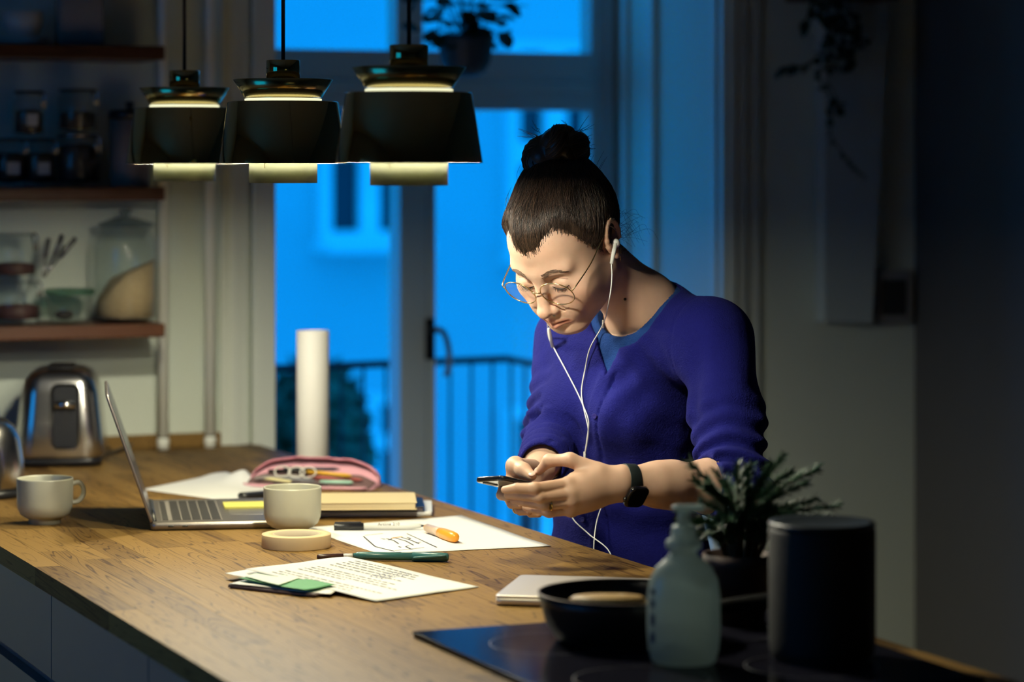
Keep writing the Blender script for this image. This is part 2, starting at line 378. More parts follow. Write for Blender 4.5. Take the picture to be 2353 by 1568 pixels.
# ------------------------------------------------------------------ heating pipes, upstand
pipe_m = pm('pipe_paint', (.90, .92, .82), .45)
for px, txt in ((375, 'white painted heating pipe beside the end of the wooden shelves'), (483, 'white painted heating pipe next to the door architrave')):
    x = 6.19*math.tan(math.atan((px-1176.5)/FPX)+TH)
    p = thing('heating_pipe', txt, 'pipe', (x, 6.19, .9), group='heating pipes on the window wall')
    MB().tube([(0, 0, .03), (0, 0, ZC-.9)], .0125, 14).build('pipe', pipe_m, p)
    MB().lathe([(.0125, 0.0005), (.0142, .0005), (.0142, .022), (.0125, .026)], 16).build('collar', pipe_m, p)
oak = wood_mat('worktop_oak', (.060, .026, .006), (.265, .155, .046), gx=26, gy=1.6, rough=.55, contrast=.85, spec=.14)
struct('trim_9', MB().box((.98, YW-.02, .9), (1.838, YW, .93)), oak, bevel=.002)
# ================================================================== worktop and cabinets
CX0, CX1, CY0, CY1 = 1.003, 1.925, 2.62, YW-.002
wt = thing('worktop', 'long oiled oak butcher-block worktop running up to the window wall', 'worktop', (CX0, CY0, .87))
unit = MB().box((0, 0, 0), (1, 1, .03)).build('stave', oak, wt)
rows = [.038, .045, .042, .05, .04, .046, .052, .04, .044, .05, .042, .047, .05, .043, .048, .05, .045, .05]
sc_ = (CX1-CX0)/sum(rows); x = 0; rnd = random.Random(3); first = True
for r_ in rows:
    wd = r_*sc_; y = -rnd.uniform(0, .5); L_ = CY1-CY0
    while y < L_:
        ln = rnd.uniform(.45, .95); y0 = max(0, y); y1 = min(L_, y+ln)
        if L_-y1 < .1: y1 = L_
        if y1-y0 > .01:
            o = unit if first else copy_child(unit, wt); first = False
            o.location = (x+.00018, y0+.00015, rnd.uniform(-.00012, 0)); o.scale = (wd-.00036, y1-y0-.0003, 1)
        y = y1 if y1 == L_ else y+ln
    x += wd
cab_m = pm('cabinet_lacquer', (.05, .15, .20), .42, var=.03, vscale=3)
seam = 4.60
cs = T(118, 1420, .80)
# seam position along the cabinet face
k_ = (118-1176.5)/FPX; dseam = (CX0+.02)/(k_*CT+ST); ys = dseam*CT-dseam*k_*ST
cabs = [(2.64, ys-.6), (ys-.6, ys), (ys, ys+.6), (ys+.6, YW-.02)]
txts = ['grey-blue base cabinet under the near end of the worktop', 'grey-blue base cabinet right of the upright seam under the worktop', 'grey-blue base cabinet left of the upright seam, at the left frame edge', 'grey-blue base cabinet under the toaster end of the worktop']
for (y0, y1), t_ in zip(cabs, txts):
    if y1-y0 < .1: continue
    c = thing('base_cabinet', t_, 'cabinet', (CX0+.02, y0, 0), group='base cabinets under the worktop')
    MB().box((.02, 0.001, .1), (CX1-CX0-.06, y1-y0-.001, .868)).build('body', cab_m, c)
    MB().box((.06, 0.001, 0), (CX1-CX0-.1, y1-y0-.001, .1)).build('plinth', cab_m, c)
    MB().box((0, .0018, .722), (.02, y1-y0-.0018, .866)).build('drawer', cab_m, c, bevel=.001)
    MB().box((0, .0018, .42), (.02, y1-y0-.0018, .700)).build('drawer', cab_m, c, bevel=.001)
    MB().box((0, .0018, .105), (.02, y1-y0-.0018, .398)).build('drawer', cab_m, c, bevel=.001)
# ================================================================== pendant lamps
brass = pm('polished_brass', (.60, .47, .20), .07, 1., var=.06, vscale=30)
brass_soft = pm('satin_brass', (.66, .52, .22), .2, 1., var=.06, vscale=30)
brass_in = pm('brushed_brass', (.036, .037, .012), .5, .3, var=.3, vscale=60)
lamp_white = pm('pale_lamp_lining', (.30, .30, .26), .6)
bulb_m = pm('opal_bulb', (.9, .9, .85), .5, emit=(1., .95, .76), estr=BULB)
ring_m = pm('gap_glow', (.9, .9, .85), .5, emit=(1., .97, .60), estr=1.05)  # added glowing ring stands in for bulb light showing through the top gap
dimmer_m = milky_mat('added_dimmer', (.62, .60, .52), .80)  # added unseen disc, weakens the downward light against the sideways light
ring_m.cycles.emission_sampling = 'NONE'
cord_m = pm('black_cord', (.01, .01, .012), .6)
def lamp(x, y, label):
    t = thing('pendant_lamp', label, 'pendant lamp', (x, y, 1.52), group='row of brass pendant lamps above the worktop')
    Z = lambda z: z-1.52
    MB().tube([(0, 0, Z(1.728)), (0, 0, Z(ZC-.03))], .0035, 8).build('cord', cord_m, t)
    MB().lathe([(0.0, Z(ZC-.05)), (.045, Z(ZC-.05)), (.05, Z(ZC-.04)), (.05, Z(ZC)), (0, Z(ZC))], 32).build('ceiling_rose', brass, t)
    MB().lathe([(0, Z(1.729)), (.0275, Z(1.729)), (.0287, Z(1.728)), (.0287, Z(1.690)), (0, Z(1.690))], 40).build('collar', brass, t)
    MB().lathe([(.066, Z(1.6655)), (.0850, Z(1.6955)), (.0840, Z(1.6960)), (.0648, Z(1.667)), (.05, Z(1.672)), (.025, Z(1.69)), (0, Z(1.692)), (0, Z(1.67)), (.06, Z(1.664))], 56).build('top_reflector', brass_soft, t)
    MB().lathe([(0, Z(1.664)), (.062, Z(1.664)), (.0655, Z(1.663)), (.0655, Z(1.6585)), (.062, Z(1.6585)), (0, Z(1.6585))], 56).build('glow_ring', ring_m, t)
    MB().lathe([(.072, Z(1.6583)), (.0925, Z(1.6583)), (.0945, Z(1.6565)), (.110, Z(1.5535))], 64, caps=False).build('shade', brass, t)
    MB().lathe([(.0, Z(1.6570)), (.0915, Z(1.6570)), (.0932, Z(1.6555)), (.1087, Z(1.5537)), (.1098, Z(1.5533))], 64, caps=False).build('shade_lining', lamp_white, t)
    MB().lathe([(.0575, Z(1.52)), (.0580, Z(1.52)), (.0580, Z(1.556)), (.0565, Z(1.556)), (.0565, Z(1.52))], 56, close=True).build('glare_cylinder', brass_in, t)
    MB().lathe([(0, Z(1.526)), (.0563, Z(1.526)), (.0563, Z(1.5275)), (0, Z(1.5275))], 40).build('added_dimmer_disc', dimmer_m, t)
    for k in range(3):
        a = math.radians(100+120*k)
        MB().tube([(.057*math.cos(a), .057*math.sin(a), Z(1.545)), (.057*math.cos(a), .057*math.sin(a), Z(1.657))], .0012, 6).build('spacer_rod', brass, t)
    MB().lathe([(0, Z(1.657)), (.016, Z(1.657)), (.016, Z(1.634)), (0, Z(1.634))], 20).build('socket', lamp_white, t)
    MB().ball((0, 0, Z(1.588)), .045, 18, 12).build('bulb', bulb_m, t)
    return t
lamp(1.436, 3.886, 'brass pendant lamp hanging nearest, the largest of the three')
lamp(1.446, 4.53, 'brass pendant lamp in the middle of the row of three')
lamp(1.430, 5.09, 'brass pendant lamp hanging farthest, in front of the shelves')
# ================================================================== shelves and what stands on them
shelf_m = wood_mat('shelf_wood', (.035, .010, .003), (.105, .034, .010), gx=20, gy=1.2, rough=.42, axis='X', ring=.6)
steel_pin = pm('pin_steel', (.4, .4, .4), .3, 1.)
SZ = {1: 1.815, 2: 1.502, 3: 1.198}
YS = 6.125
for k, t_ in ((1, 'highest reddish wooden wall shelf, holding white crockery in the dark'), (2, 'middle reddish wooden wall shelf, holding dark jars'), (3, 'lowest reddish wooden wall shelf, holding the oat jar')):
    s_ = thing('wall_shelf', t_, 'shelf', (1.0, YS, SZ[k]), group='wooden wall shelves')
    MB().box((-.8, -.105, -.03), (.647, .123, 0)).build('board', shelf_m, s_, bevel=.003)
    for bx in (-.5, .0, .5): MB().tube([(bx, .06, -.015), (bx, .1235, -.015)], .006, 8).build('hidden_pin', steel_pin, s_)
jar_glass = glass_mat('jar_glass', (.965, .98, .975), 1.45, .03, body=.02, bodycol=(.45, .52, .52))
oats_m = pm('rolled_oats', (.62, .44, .22), .9, var=.35, vscale=160, bump=1., bscale=260)
steel = pm('brushed_steel', (.62, .60, .56), .22, 1., var=.06, vscale=12)
chrome = pm('polished_chrome', (.75, .74, .70), .10, 1.)
blackp = pm('black_plastic', (.012, .013, .016), .35)
rubber = pm('seal_rubber', (.05, .06, .07), .6)
red_m = pm('dried_red_fruit', (.06, .012, .010), .6, var=.5, vscale=60, bump=.6, bscale=80)
dark_m = pm('dark_dry_goods', (.035, .025, .02), .7, var=.5, vscale=60, bump=.6, bscale=80)
label_m = pm('paper_label', (.55, .55, .53), .7)
def shelfpos(px, k, dy=0.): return WY(px, 600, YS+dy).x, YS+dy, SZ[k]+.0006
def scale_at(px): return FPX/depth(WY(px, 600, YS))
# big oat jar
x, y, z = shelfpos(289, 3)
j = thing('storage_jar', 'big lidded glass jar half full of rolled oats', 'jar', (x, y, z))
R = .071
MB().lathe([(0, .004), (R-.006, .004), (R, .012), (R, .165), (R-.006, .19), (R-.014, .203), (R-.014, .212), (R-.018, .212), (R-.018, .203), (R-.009, .188), (R-.004, .165), (R-.004, .012), (0, .009)], 48).build('glass_body', jar_glass, j)
MB().lathe([(R-.008, .213), (R-.006, .218), (R-.010, .222), (.03, .232), (.008, .236), (.008, .242), (.014, .247), (.012, .254), (0, .257)], 40).build('lid', glass_mat('lid_glass', (.7, .76, .78), 1.5, .05, body=.22, bodycol=(.16, .20, .22)), j)
om = MB(); seg = 44; vs = []; fs = []
prof = [0, .5, .85, 1.0]
nR = 9
for i in range(nR+1):
    rr = (R-.0065)*i/nR
    for k in range(seg):
        a_ = 2*math.pi*k/seg; xx, yy2 = rr*math.cos(a_), rr*math.sin(a_)
        zz = .108+.45*xx-.10*yy2+.006*mnoise.noise(Vector((xx*60, yy2*60, 0)))-.9*max(0, -xx-.02)
        vs.append((xx, yy2, zz))
for i in range(nR):
    for k in range(seg): q = (k+1) % seg; fs.append((i*seg+k, i*seg+q, (i+1)*seg+q, (i+1)*seg+k))
base = len(vs)
for k in range(seg): a_ = 2*math.pi*k/seg; vs.append(((R-.0065)*math.cos(a_), (R-.0065)*math.sin(a_), .0105))
for k in range(seg): q = (k+1) % seg; fs.append((nR*seg+k, nR*seg+q, base+q, base+k))
fs.append(tuple(base+k for k in range(seg)))
om.add(vs, fs, True); oo = om.build('oats', oats_m, j); oo['kind'] = 'stuff'
def clip_jar(px, zb, R, H, fill, fm, label, lid=True, lab=False, dy=0., k=3, cat='jar', group=None, rim=jar_glass):
    x, y, z = shelfpos(px, k, dy)
    t = thing('storage_jar', label, cat, (x, y, z+zb), group=group)
    MB().lathe([(0, .003), (R-.006, .002), (R, .010), (R, H*.80), (R-.008, H*.88), (R-.008, H*.93), (R-.011, H*.93), (R-.011, H*.88), (R-.003, H*.79), (R-.003, .012), (0, .007)], 36).build('glass_body', jar_glass, t)
    if fill: MB().lathe([(0, .0075), (R-.006, .0125), (R-.006, H*fill*.9), (R*.5, H*fill), (0, H*fill*.96)], 28).build('contents', fm, t)
    if lid:
        MB().lathe([(0, H*.945), (R-.005, H*.945), (R-.002, H*.965), (R-.006, H*.99), (0, H)], 36).build('lid', rim, t)
        MB().lathe([(R-.009, H*.93), (R-.003, H*.93), (R-.003, H*.945), (R-.009, H*.945)], 32, close=True).build('seal', rubber, t)
        c = MB().tube([(R*.75, -R*.62, H*.97), (R*.86, -R*.72, H*.9), (R*.86, -R*.72, H*.6)], .0022, 6).tube([(R*.6, -R*.78, H*.95), (R*.68, -R*.85, H*.62)], .0018, 6)
        c.build('wire_clip', steel, t)
    if lab: MB().box((-R*.35, -R-.0015, H*.25), (R*.35, -R*.93, H*.5)).build('paper_tag', label_m, t)
    return t
clip_jar(38, 0, .055, .098, .45, red_m, 'clip-top glass jar with red fruit standing on the lowest shelf', group='clip-top jars')
clip_jar(34, .0985, .050, .106, .35, red_m, 'clip-top glass jar stacked on top of the red fruit jar', group='clip-top jars')
# low glass bowl with green rim
x, y, z = shelfpos(160, 3)
t = thing('glass_bowl', 'small glass storage bowl with green lid left of the oat jar', 'bowl', (x, y, z))
R = .053
MB().lathe([(0, .003), (R*.75, .002), (R*.82, .008), (R, .062), (R-.003, .062), (R*.79, .010), (0, .007)], 36).build('glass_body', jar_glass, t)
MB().lathe([(0, .0625), (R+.002, .0625), (R+.003, .066), (R+.003, .073), (R, .076), (0, .076)], 36).build('lid', glass_mat('green_glass', (.45, .62, .52), 1.5, .05, body=.25, bodycol=(.10, .22, .16)), t)
MB().ball((-.012, .0, .018), (.022, .018, .011)).build('contents', dark_m, t)
# leaning measuring sticks on the jar lid
for n_, (p0, p1, t_) in enumerate((((104, 632), (143, 540), 'thin steel kitchen tool leaning steeply beside the stacked jar'), ((118, 592), (174, 547), 'thin steel kitchen tool leaning farthest right above the green-lidded bowl'), ((99, 636), (112, 548), 'thin steel kitchen tool standing almost upright beside the stacked jar'))):
    A = WY(104-3*n_, 636, YS-.045+.02*n_); B = WY(*p1, YS-.02+.02*n_)
    tl = thing('kitchen_tool', t_, 'utensil', A, group='steel tools beside the stacked jars')
    D = B-A
    MB().tube([(0, 0, 0), D*.55], .002, 6).build('shaft', steel, tl)
    MB().tube([D*.5, D*.98, D], [.0048, .0056, .003], 8).build('handle', pm('dark_steel', (.16, .16, .17), .35, .8), tl)
# middle shelf, in the dark
clip_jar(22, 0, .040, .108, .7, dark_m, 'dark jar with pale tag at the left end of the middle shelf', lab=True, k=2, group='dark jars on the middle shelf', rim=blackp)
clip_jar(92, 0, .038, .108, .7, dark_m, 'dark jar with pale tag, second on the middle shelf', lab=True, k=2, group='dark jars on the middle shelf', rim=blackp)
clip_jar(66, .1085, .036, .105, .6, dark_m, 'labelled jar stacked on the two dark jars of the middle shelf', lab=True, k=2, group='dark jars on the middle shelf', rim=blackp)
clip_jar(178, 0, .050, .118, .8, dark_m, 'wide dark jar with a curved lid on the middle shelf', k=2, group='dark jars on the middle shelf', rim=steel)
clip_jar(178, .1185, .045, .10, .5, dark_m, 'dark glass jar on top of the wide jar, middle shelf', k=2, group='dark jars on the middle shelf', rim=blackp)
x, y, z = shelfpos(298, 2)
t = thing('canister', 'brownish lidded canister behind the farthest lamp', 'canister', (x, y, z))
MB().lathe([(0, 0), (.042, 0), (.045, .004), (.045, .15), (0, .15)], 32).build('body', pm('brown_glaze', (.30, .22, .18), .5), t)
MB().lathe([(0, .151), (.047, .151), (.047, .168), (.04, .172), (.008, .174), (.008, .182), (.012, .188), (0, .192)], 32).build('lid', blackp, t)
# top shelf
x, y, z = shelfpos(52, 1)
china = pm('white_china', (.62, .62, .58), .3)
for k in range(3):
    t = tag(MB().lathe([(0, 0), (.035, 0), (.058, .008), (.056, .010), (.034, .004), (0, .004)], 40).build('plate', china, None, loc=(x, y, z+.0045*k)), ('lowest', 'middle', 'top')[k]+' of three white plates stacked on the highest shelf', 'plate', 'plates on the highest shelf')
t = tag(MB().lathe([(0, 0), (.03, 0), (.044, .03), (.046, .062), (.043, .062), (.041, .031), (.028, .005), (0, .005)], 36).build('bowl', china, None, loc=(x, y, z+.0135)), 'pale bowl standing on the stacked plates, highest shelf', 'bowl')
x, y, z = shelfpos(183, 1)
t = thing('paper_bag', 'folded paper bag on the highest shelf', 'bag', (x, y, z))
bagm = MB(); bagm.rbox((0, 0, 0), (.10, .06, .13), .008); bagm.build('bag', pm('kraft_paper', (.34, .30, .27), .8, bump=.4, bscale=30), t)
MB().box((-.05, -.004, .13), (.05, .004, .165)).build('folded_top', pm('kraft_paper', (.3, .3, .3)), t)
# ================================================================== kettle and toaster
kp = T(-38, 1140)
t = thing('kettle', 'polished steel kettle cut off by the left frame edge', 'kettle', (kp.x, kp.y, .9), rotz=-TH)
MB().lathe([(0, 0.0), (.082, 0.0), (.086, .004), (.086, .014), (.080, .016), (0, .016)], 40).build('base', blackp, t)
MB().lathe([(0, .017), (.079, .017), (.080, .022), (.079, .07), (.073, .11), (.062, .135), (.045, .150), (.03, .156), (0, .157)], 48).build('body', steel, t)
MB().lathe([(0, .1575), (.03, .1575), (.028, .163), (.01, .166), (.009, .175), (.012, .18), (0, .184)], 24).build('lid', blackp, t)
MB().box((.020, -.0865, .017), (.046, -.060, .100)).build('water_gauge', blackp, t, bevel=.006)
MB().tube(smoothpts([(.0, .074, .06), (0, .11, .08), (0, .118, .13), (.0, .10, .175), (0, .045, .185), (0, .03, .165)], 6), .010, 10).build('handle', blackp, t)
tp = T(142, 1062)
t = thing('toaster', 'brushed steel toaster with dark lever slot beside the laptop', 'toaster', (tp.x, tp.y, .9), rotz=-TH+math.radians(6))
MB().rbox((0, 0, 0.004), (.180, .235, .018), .03).build('base', blackp, t)
tb = MB(); seg = 10
levels = [(.0225, .0), (.03, -.002), (.10, .006), (.16, .013), (.185, .020), (.200, .032), (.208, .050), (.211, .075)]
ring = []
for (qx, qy, a0) in ((1, 1, 0), (-1, 1, 90), (-1, -1, 180), (1, -1, 270)):
    for k in range(seg+1):
        a_ = math.radians(a0+90*k/seg); ring.append((qx*(.095-.045)+.045*math.cos(a_), qy*(.125-.045)+.045*math.sin(a_)))
vs = []; fs = []; N = len(ring)
for z_, ins in levels:
    for (rx, ry) in ring: vs.append((rx*(.095-ins)/.095, ry*(.125-ins*.8)/.125, z_))
for l in range(len(levels)-1):
    for i_ in range(N): q = (i_+1) % N; fs.append((l*N+i_, l*N+q, (l+1)*N+q, (l+1)*N+i_))
fs.append(tuple((len(levels)-1)*N+i_ for i_ in range(N)))
tb.add(vs, fs, True); tb.build('body', steel, t)
MB().rbox((0, 0, .2095), (.055, .17, .003), .006).build('bread_slot', blackp, t)
RX = Matrix.Rotation(math.radians(90), 4, 'X')
def panel(w_, h_, r_, th, cx, cz, yf, tilt=0.):
    """rounded rectangle upright panel facing -y"""
    m = MB(); M_ = Matrix.Translation((cx, yf, cz)) @ Matrix.Rotation(tilt, 4, 'X') @ RX
    m.rbox((0, 0, 0), (w_, h_, th), r_, M=M_); return m
panel(.061, .142, .016, .006, .014, .110, -.116, math.radians(-3.5)).build('slot_frame', chrome, t)
sp = panel(.051, .130, .012, .0045, .014, .110, -.1185, math.radians(-3.5)).build('lever_slot', blackp, t)
MB().box((.008, -.1245, .06), (.020, -.1225, .15)).build('lever_track', pm('slot_black', (.004, .004, .005), .6), sp)
MB().tube([(-.008, -.132, .136), (.036, -.132, .136)], .0075, 12).build('lever', chrome, t)
cm = MB().tube(smoothpts([T(232, 1050)+Vector((0, 0, .004)), T(262, 1043)+Vector((0, 0, .004)), T(300, 1036)+Vector((0, 0, .012)), T(290, 1029)+Vector((0, 0, .004)), T(255, 1033)+Vector((0, 0, .004)), T(240, 1040)+Vector((0, 0, .01))], 8), .0038, 8)
tag(cm.build('power_cord', blackp), 'dark power cord coiled on the worktop behind the laptop lid', 'cord')
# ================================================================== mugs
mug_m = pm('stoneware_glaze', (.50, .49, .38), .32, var=.06, vscale=40, bump=.05, bscale=120)
mug_in = pm('mug_inner_glaze', (.66, .65, .56), .3)
coffee = pm('coffee', (.03, .012, .005), .1)
def mug(p, label, rot):
    t = thing('mug', label, 'mug', (p.x, p.y, .9), rotz=rot, group='stoneware mugs')
    MB().lathe([(0, .004), (.023, .004), (.026, 0), (.029, 0), (.029, .009), (.036, .0115), (.0445, .018), (.0492, .028), (.0503, .034), (.0505, .038), (.0512, .080), (.0508, .0825), (.0490, .0825), (.0480, .080), (.0470, .036), (.042, .020), (0, .015)], 56).build('cup', mug_m, t)
    MB().lathe([(0, .060), (.0475, .060), (.0475, .0604), (0, .0604)], 40).build('drink', coffee, t)
    MB().tube(smoothpts([(.049, 0, .070), (.062, 0, .072), (.070, 0, .062), (.070, 0, .049), (.061, 0, .038), (.049, 0, .036)], 6), .0045, 10).build('handle', mug_m, t)
    return t
mug(T(103, 1203), 'grey-green stoneware mug at the left beside the kettle', -TH+math.radians(20))
mug(T(672, 1226), 'cream stoneware mug in front of the laptop, behind the tape roll', -TH+math.radians(80))
# ================================================================== laptop (open)
alu = pm('space_grey_aluminium', (.30, .27, .255), .36, .85, var=.03)
alu_l = pm('silver_aluminium', (.74, .70, .68), .4, .55, var=.02)
keys_m = pm('key_plastic', (.035, .032, .030), .5)
scr_m = pm('laptop_screen', (.02, .022, .03), .15)
A = ldz(-.641, 4.945, .9); hdir = ldz(-.693, 5.29, .9)-A
rz = math.atan2(hdir.y, hdir.x)-math.pi/2
LW, LD = .345, .243
t = thing('laptop', 'open grey laptop seen from its side with the lid edge-on', 'laptop', A, rotz=rz)
# local: x to the right of the hinge, y along the hinge away from the camera
MB().rbox((LD/2, LW/2, .002), (LD, LW, .0125), .010, M=None).build('base', alu, t, bevel=0)
MB().rbox((LD/2+.0, LW/2, 0), (LD-.03, LW-.03, .002), .010).build('foot_pad', blackp, t)
kw, kx0, ky0 = .0, .022, .030
kb = MB().box((.020, .028, .0144), (.128, LW-.028, .0150)).build('keyboard_tray', pm('keyboard_well', (.24, .22, .205), .5), t)
key0 = None
for r_ in range(6):
    n_ = 14 if r_ < 5 else 10
    x0 = .0215+r_*.0177
    wdt = .0153 if r_ else .010
    y_ = .030; Lk = LW-.060
    for c_ in range(n_):
        yk = y_+Lk*c_/n_; ln = Lk/n_-.0022
        if key0 is None:
            key0 = MB().box((0, 0, 0), (1, 1, 1)).build('key', keys_m, kb); o = key0
        else: o = copy_child(key0, kb)
        o.location = (x0, yk, .01502); o.scale = (wdt, ln, .0009)
MB().rbox((.188, LW/2, .0144), (.085, .15, .0003), .006).build('trackpad', pm('trackpad_grey', (.36, .33, .315), .32, .7), t)
for yy2, nm in ((.035, 'port'), (.06, 'port')): MB().rbox((yy2, -.0003, .0065), (.010, .0010, .0032), .0004).build(nm, blackp, t)
MB().tube([(.006, .02, .0145), (.006, LW-.02, .0145)], .0045, 8).build('hinge', blackp, t)
tilt = math.radians(19.2)
ML = Matrix.Translation((.002, 0, .013)) @ Matrix.Rotation(-tilt, 4, 'Y')
MB().rbox((0, 0, 0), (LD, LW, .0052), .010, M=ML @ Matrix.Translation((-.0026, LW/2, LD/2)) @ Matrix.Rotation(math.radians(90), 4, 'Y')).build('lid', alu, t)
MB().box((.0027, .006, .008), (.0030, LW-.006, LD-.006), M=ML).build('screen', scr_m, t)
# sticky notes on the palm rest, far side
pn = T(555, 1163, .9155)
tag(MB().box((-.038, -.038, 0), (.038, .038, .004)).build('sticky_notes', pm('yellow_paper', (.72, .68, .16), .8), None, bevel=.0004, loc=(pn.x+.005, pn.y, .9148)), 'pad of yellow sticky notes lying on the palm rest of the open laptop', 'sticky notes').rotation_euler = (0, 0, rz)
# ================================================================== tape, papers, pens
tape_side = pm('masking_tape_paper', (.68, .52, .30), .7, var=.06, vscale=30)
p = T(681, 1257, .9)
t = thing('tape_roll', 'roll of cream masking tape lying in front of the mug', 'tape', (p.x, p.y, .9))
MB().lathe([(.0405, .0), (.0585, .0), (.0590, .001), (.0590, .0215), (.0585, .0225), (.0405, .0225)], 64, close=True).build('tape', tape_side, t)
MB().lathe([(.0380, 0), (.0403, 0), (.0403, .0225), (.0380, .0225)], 64, close=True).build('core', pm('cardboard', (.55, .47, .36), .8), t)
paper = pm('white_paper', (.84, .84, .83), .85, var=.01)
paper2 = pm('pale_green_paper', (.72, .84, .74), .85)
greenp = pm('green_paper', (.08, .30, .12), .7)
darkp = pm('dark_print_paper', (.10, .07, .075), .6)
ink = pm('black_ink', (.03, .03, .04), .7)
ink_g = pm('grey_print', (.36, .365, .40), .8)
def bil(c, u, v): return c[0]*(1-u)*(1-v)+c[1]*u*(1-v)+c[2]*u*v+c[3]*(1-u)*v
def sheet(name, corners, mat, lift=lambda u, v: 0., nx=18, ny=14, th=.00035, parent=None):
    m = MB(); vs = []; fs = []
    for j_ in range(ny+1):
        for i_ in range(nx+1):
            u, v = i_/nx, j_/ny; p = bil(corners, u, v); p = p+Vector((0, 0, lift(u, v))); vs.append(p)
    for j_ in range(ny):
        for i_ in range(nx): k = j_*(nx+1)+i_; fs.append((k, k+1, k+nx+2, k+nx+1))
    m.add(vs, fs, True); return m
def wavy(amp, sc, seed, base=.0006):
    return lambda u, v: base+amp*max(0, mnoise.noise(Vector((u*sc+seed, v*sc, seed)))+.15)
# big drawing sheet: corners left, near, right, far
bigc = [T(693, 1214), T(872, 1275), T(1267, 1257), T(1060, 1186)]
lw = wavy(.0022, 2.2, 3.1)
t = thing('drawing_sheet', 'large white sheet with a pencil sketch under the marker pens', 'paper', bigc[0])
def local(m, o): m.v = [(x-o[0], y-o[1], z-o[2]) for x, y, z in m.v]; return m
local(sheet('s', bigc, paper, lw), bigc[0]).build('sheet', paper, t, solid=.0003)
def invbil(c, p):
    u = v = .5
    for _ in range(12):
        q = bil(c, u, v); e = p-q
        du = (c[1]-c[0])*(1-v)+(c[2]-c[3])*v; dvv = (c[3]-c[0])*(1-u)+(c[2]-c[1])*u
        det = du.x*dvv.y-du.y*dvv.x
        u += (e.x*dvv.y-e.y*dvv.x)/det; v += (du.x*e.y-du.y*e.x)/det
    return u, v
def stroke(mb, c, lift, pts, wd, hz=.0007):
    P = []
    for (px, py) in pts:
        p = T(px, py, .9); u, v = invbil(c, p); P.append(p+Vector((0, 0, lift(min(1, max(0, u)), min(1, max(0, v)))+hz)))
    for a_, b_ in zip(P[:-1], P[1:]):
        n_ = max(1, int((b_-a_).length/.01))
        for k in range(n_):
            p0, p1 = a_.lerp(b_, k/n_), a_.lerp(b_, (k+1)/n_)
            d_ = (p1-p0).normalized(); s_ = Vector((-d_.y, d_.x, 0))*wd/2
            mb.add([p0-s_, p1-s_, p1+s_, p0+s_], [(0, 1, 2, 3)])
sk = MB()
for pts in ([(835, 1235), (862, 1258), (907, 1270)], [(838, 1233), (880, 1228)], [(935, 1229), (975, 1248), (1004, 1260)], [(907, 1268), (948, 1264)], [(887, 1240), (905, 1245), (916, 1252)], [(903, 1238), (932, 1246), (950, 1255)],
            [(922, 1238), (942, 1244), (963, 1252)], [(932, 1258), (944, 1264), (975, 1260)], [(932, 1258), (940, 1256)], [(875, 1240), (885, 1242)], [(915, 1258), (922, 1260)], [(935, 1238), (944, 1241), (938, 1243)], [(955, 1251), (968, 1249)], [(892, 1244), (900, 1241)]):
    stroke(sk, bigc, lw, pts, .0024)
local(sk, bigc[0]).build('pen_sketch', ink, t)['kind'] = 'stuff'
so = MB(); stroke(so, bigc, lw, [(899, 1240), (925, 1236)], .004); local(so, bigc[0]).build('highlighter_stroke', pm('orange_ink', (.9, .42, .12), .8), t)
# papers in front: stack at left under one top sheet
def flat_sheet(name, cs_, mat, z0, label, seed, amp=.0025, group='loose papers in front', solid=.0003):
    cs2 = [T(px, py, z0) for px, py in cs_]
    m = local(sheet(name, cs2, mat, wavy(amp, 2.0, seed, 0)), cs2[0]); o = m.build(name, mat, None, solid=solid); o.location = cs2[0]
    return tag(o, label, 'paper', group)
flat_sheet('brochure', [(524, 1351), (722, 1374), (800, 1360), (625, 1330)], darkp, .9008, 'dark printed brochure lowest in the paper pile', 1.3, solid=.004)
flat_sheet('letter', [(527, 1343), (760, 1366), (785, 1352), (610, 1324)], paper, .9062, 'white folded letter lying on the dark brochure', 2.7, solid=.0006)
flat_sheet('letter', [(517, 1318), (580, 1334), (690, 1318), (600, 1306)], paper, .9095, 'white envelope at the back left of the paper pile', 5.2, .0015)
flat_sheet('green_flyer', [(548, 1331), (700, 1358), (772, 1345), (640, 1318)], greenp, .9108, 'green flyer sticking out of the paper pile', 4.4, .0015)
flat_sheet('note_slip', [(562, 1326), (640, 1345), (690, 1328), (610, 1310)], paper2, .9135, 'pale green slip lying on the green flyer', 6.1, .001)
topc = [T(564, 1309, .9165), T(864, 1383, .9022), T(1101, 1350, .9008), T(799, 1281, .9075)]
tl_ = lambda u, v: .0007+.004*max(0, mnoise.noise(Vector((u*1.7+9, v*1.9, 2.))))
t = thing('printed_sheet', 'white printed sheet lying on top of the paper pile', 'paper', topc[0], group='loose papers in front')
local(sheet('s', topc, paper, tl_, 22, 16), topc[0]).build('sheet', paper, t, solid=.0003)
tx = MB(); rnd = random.Random(5)
def surf(c, lift, u, v): p = bil(c, u, v); return p+Vector((0, 0, lift(u, v)+.0007))
for row in range(14):
    v = .08+.062*row
    if row in (3, 8): continue
    u = .14; end = rnd.uniform(.5, .86)
    while u < end:
        wl = rnd.uniform(.012, .05)
        q = [surf(topc, tl_, u, v), surf(topc, tl_, u+wl, v), surf(topc, tl_, u+wl, v+.017), surf(topc, tl_, u, v+.017)]
        tx.add(q, [(0, 1, 2, 3)]); u += wl+.012
local(tx, topc[0]).build('print', ink_g, t)['kind'] = 'stuff'
hw = MB()
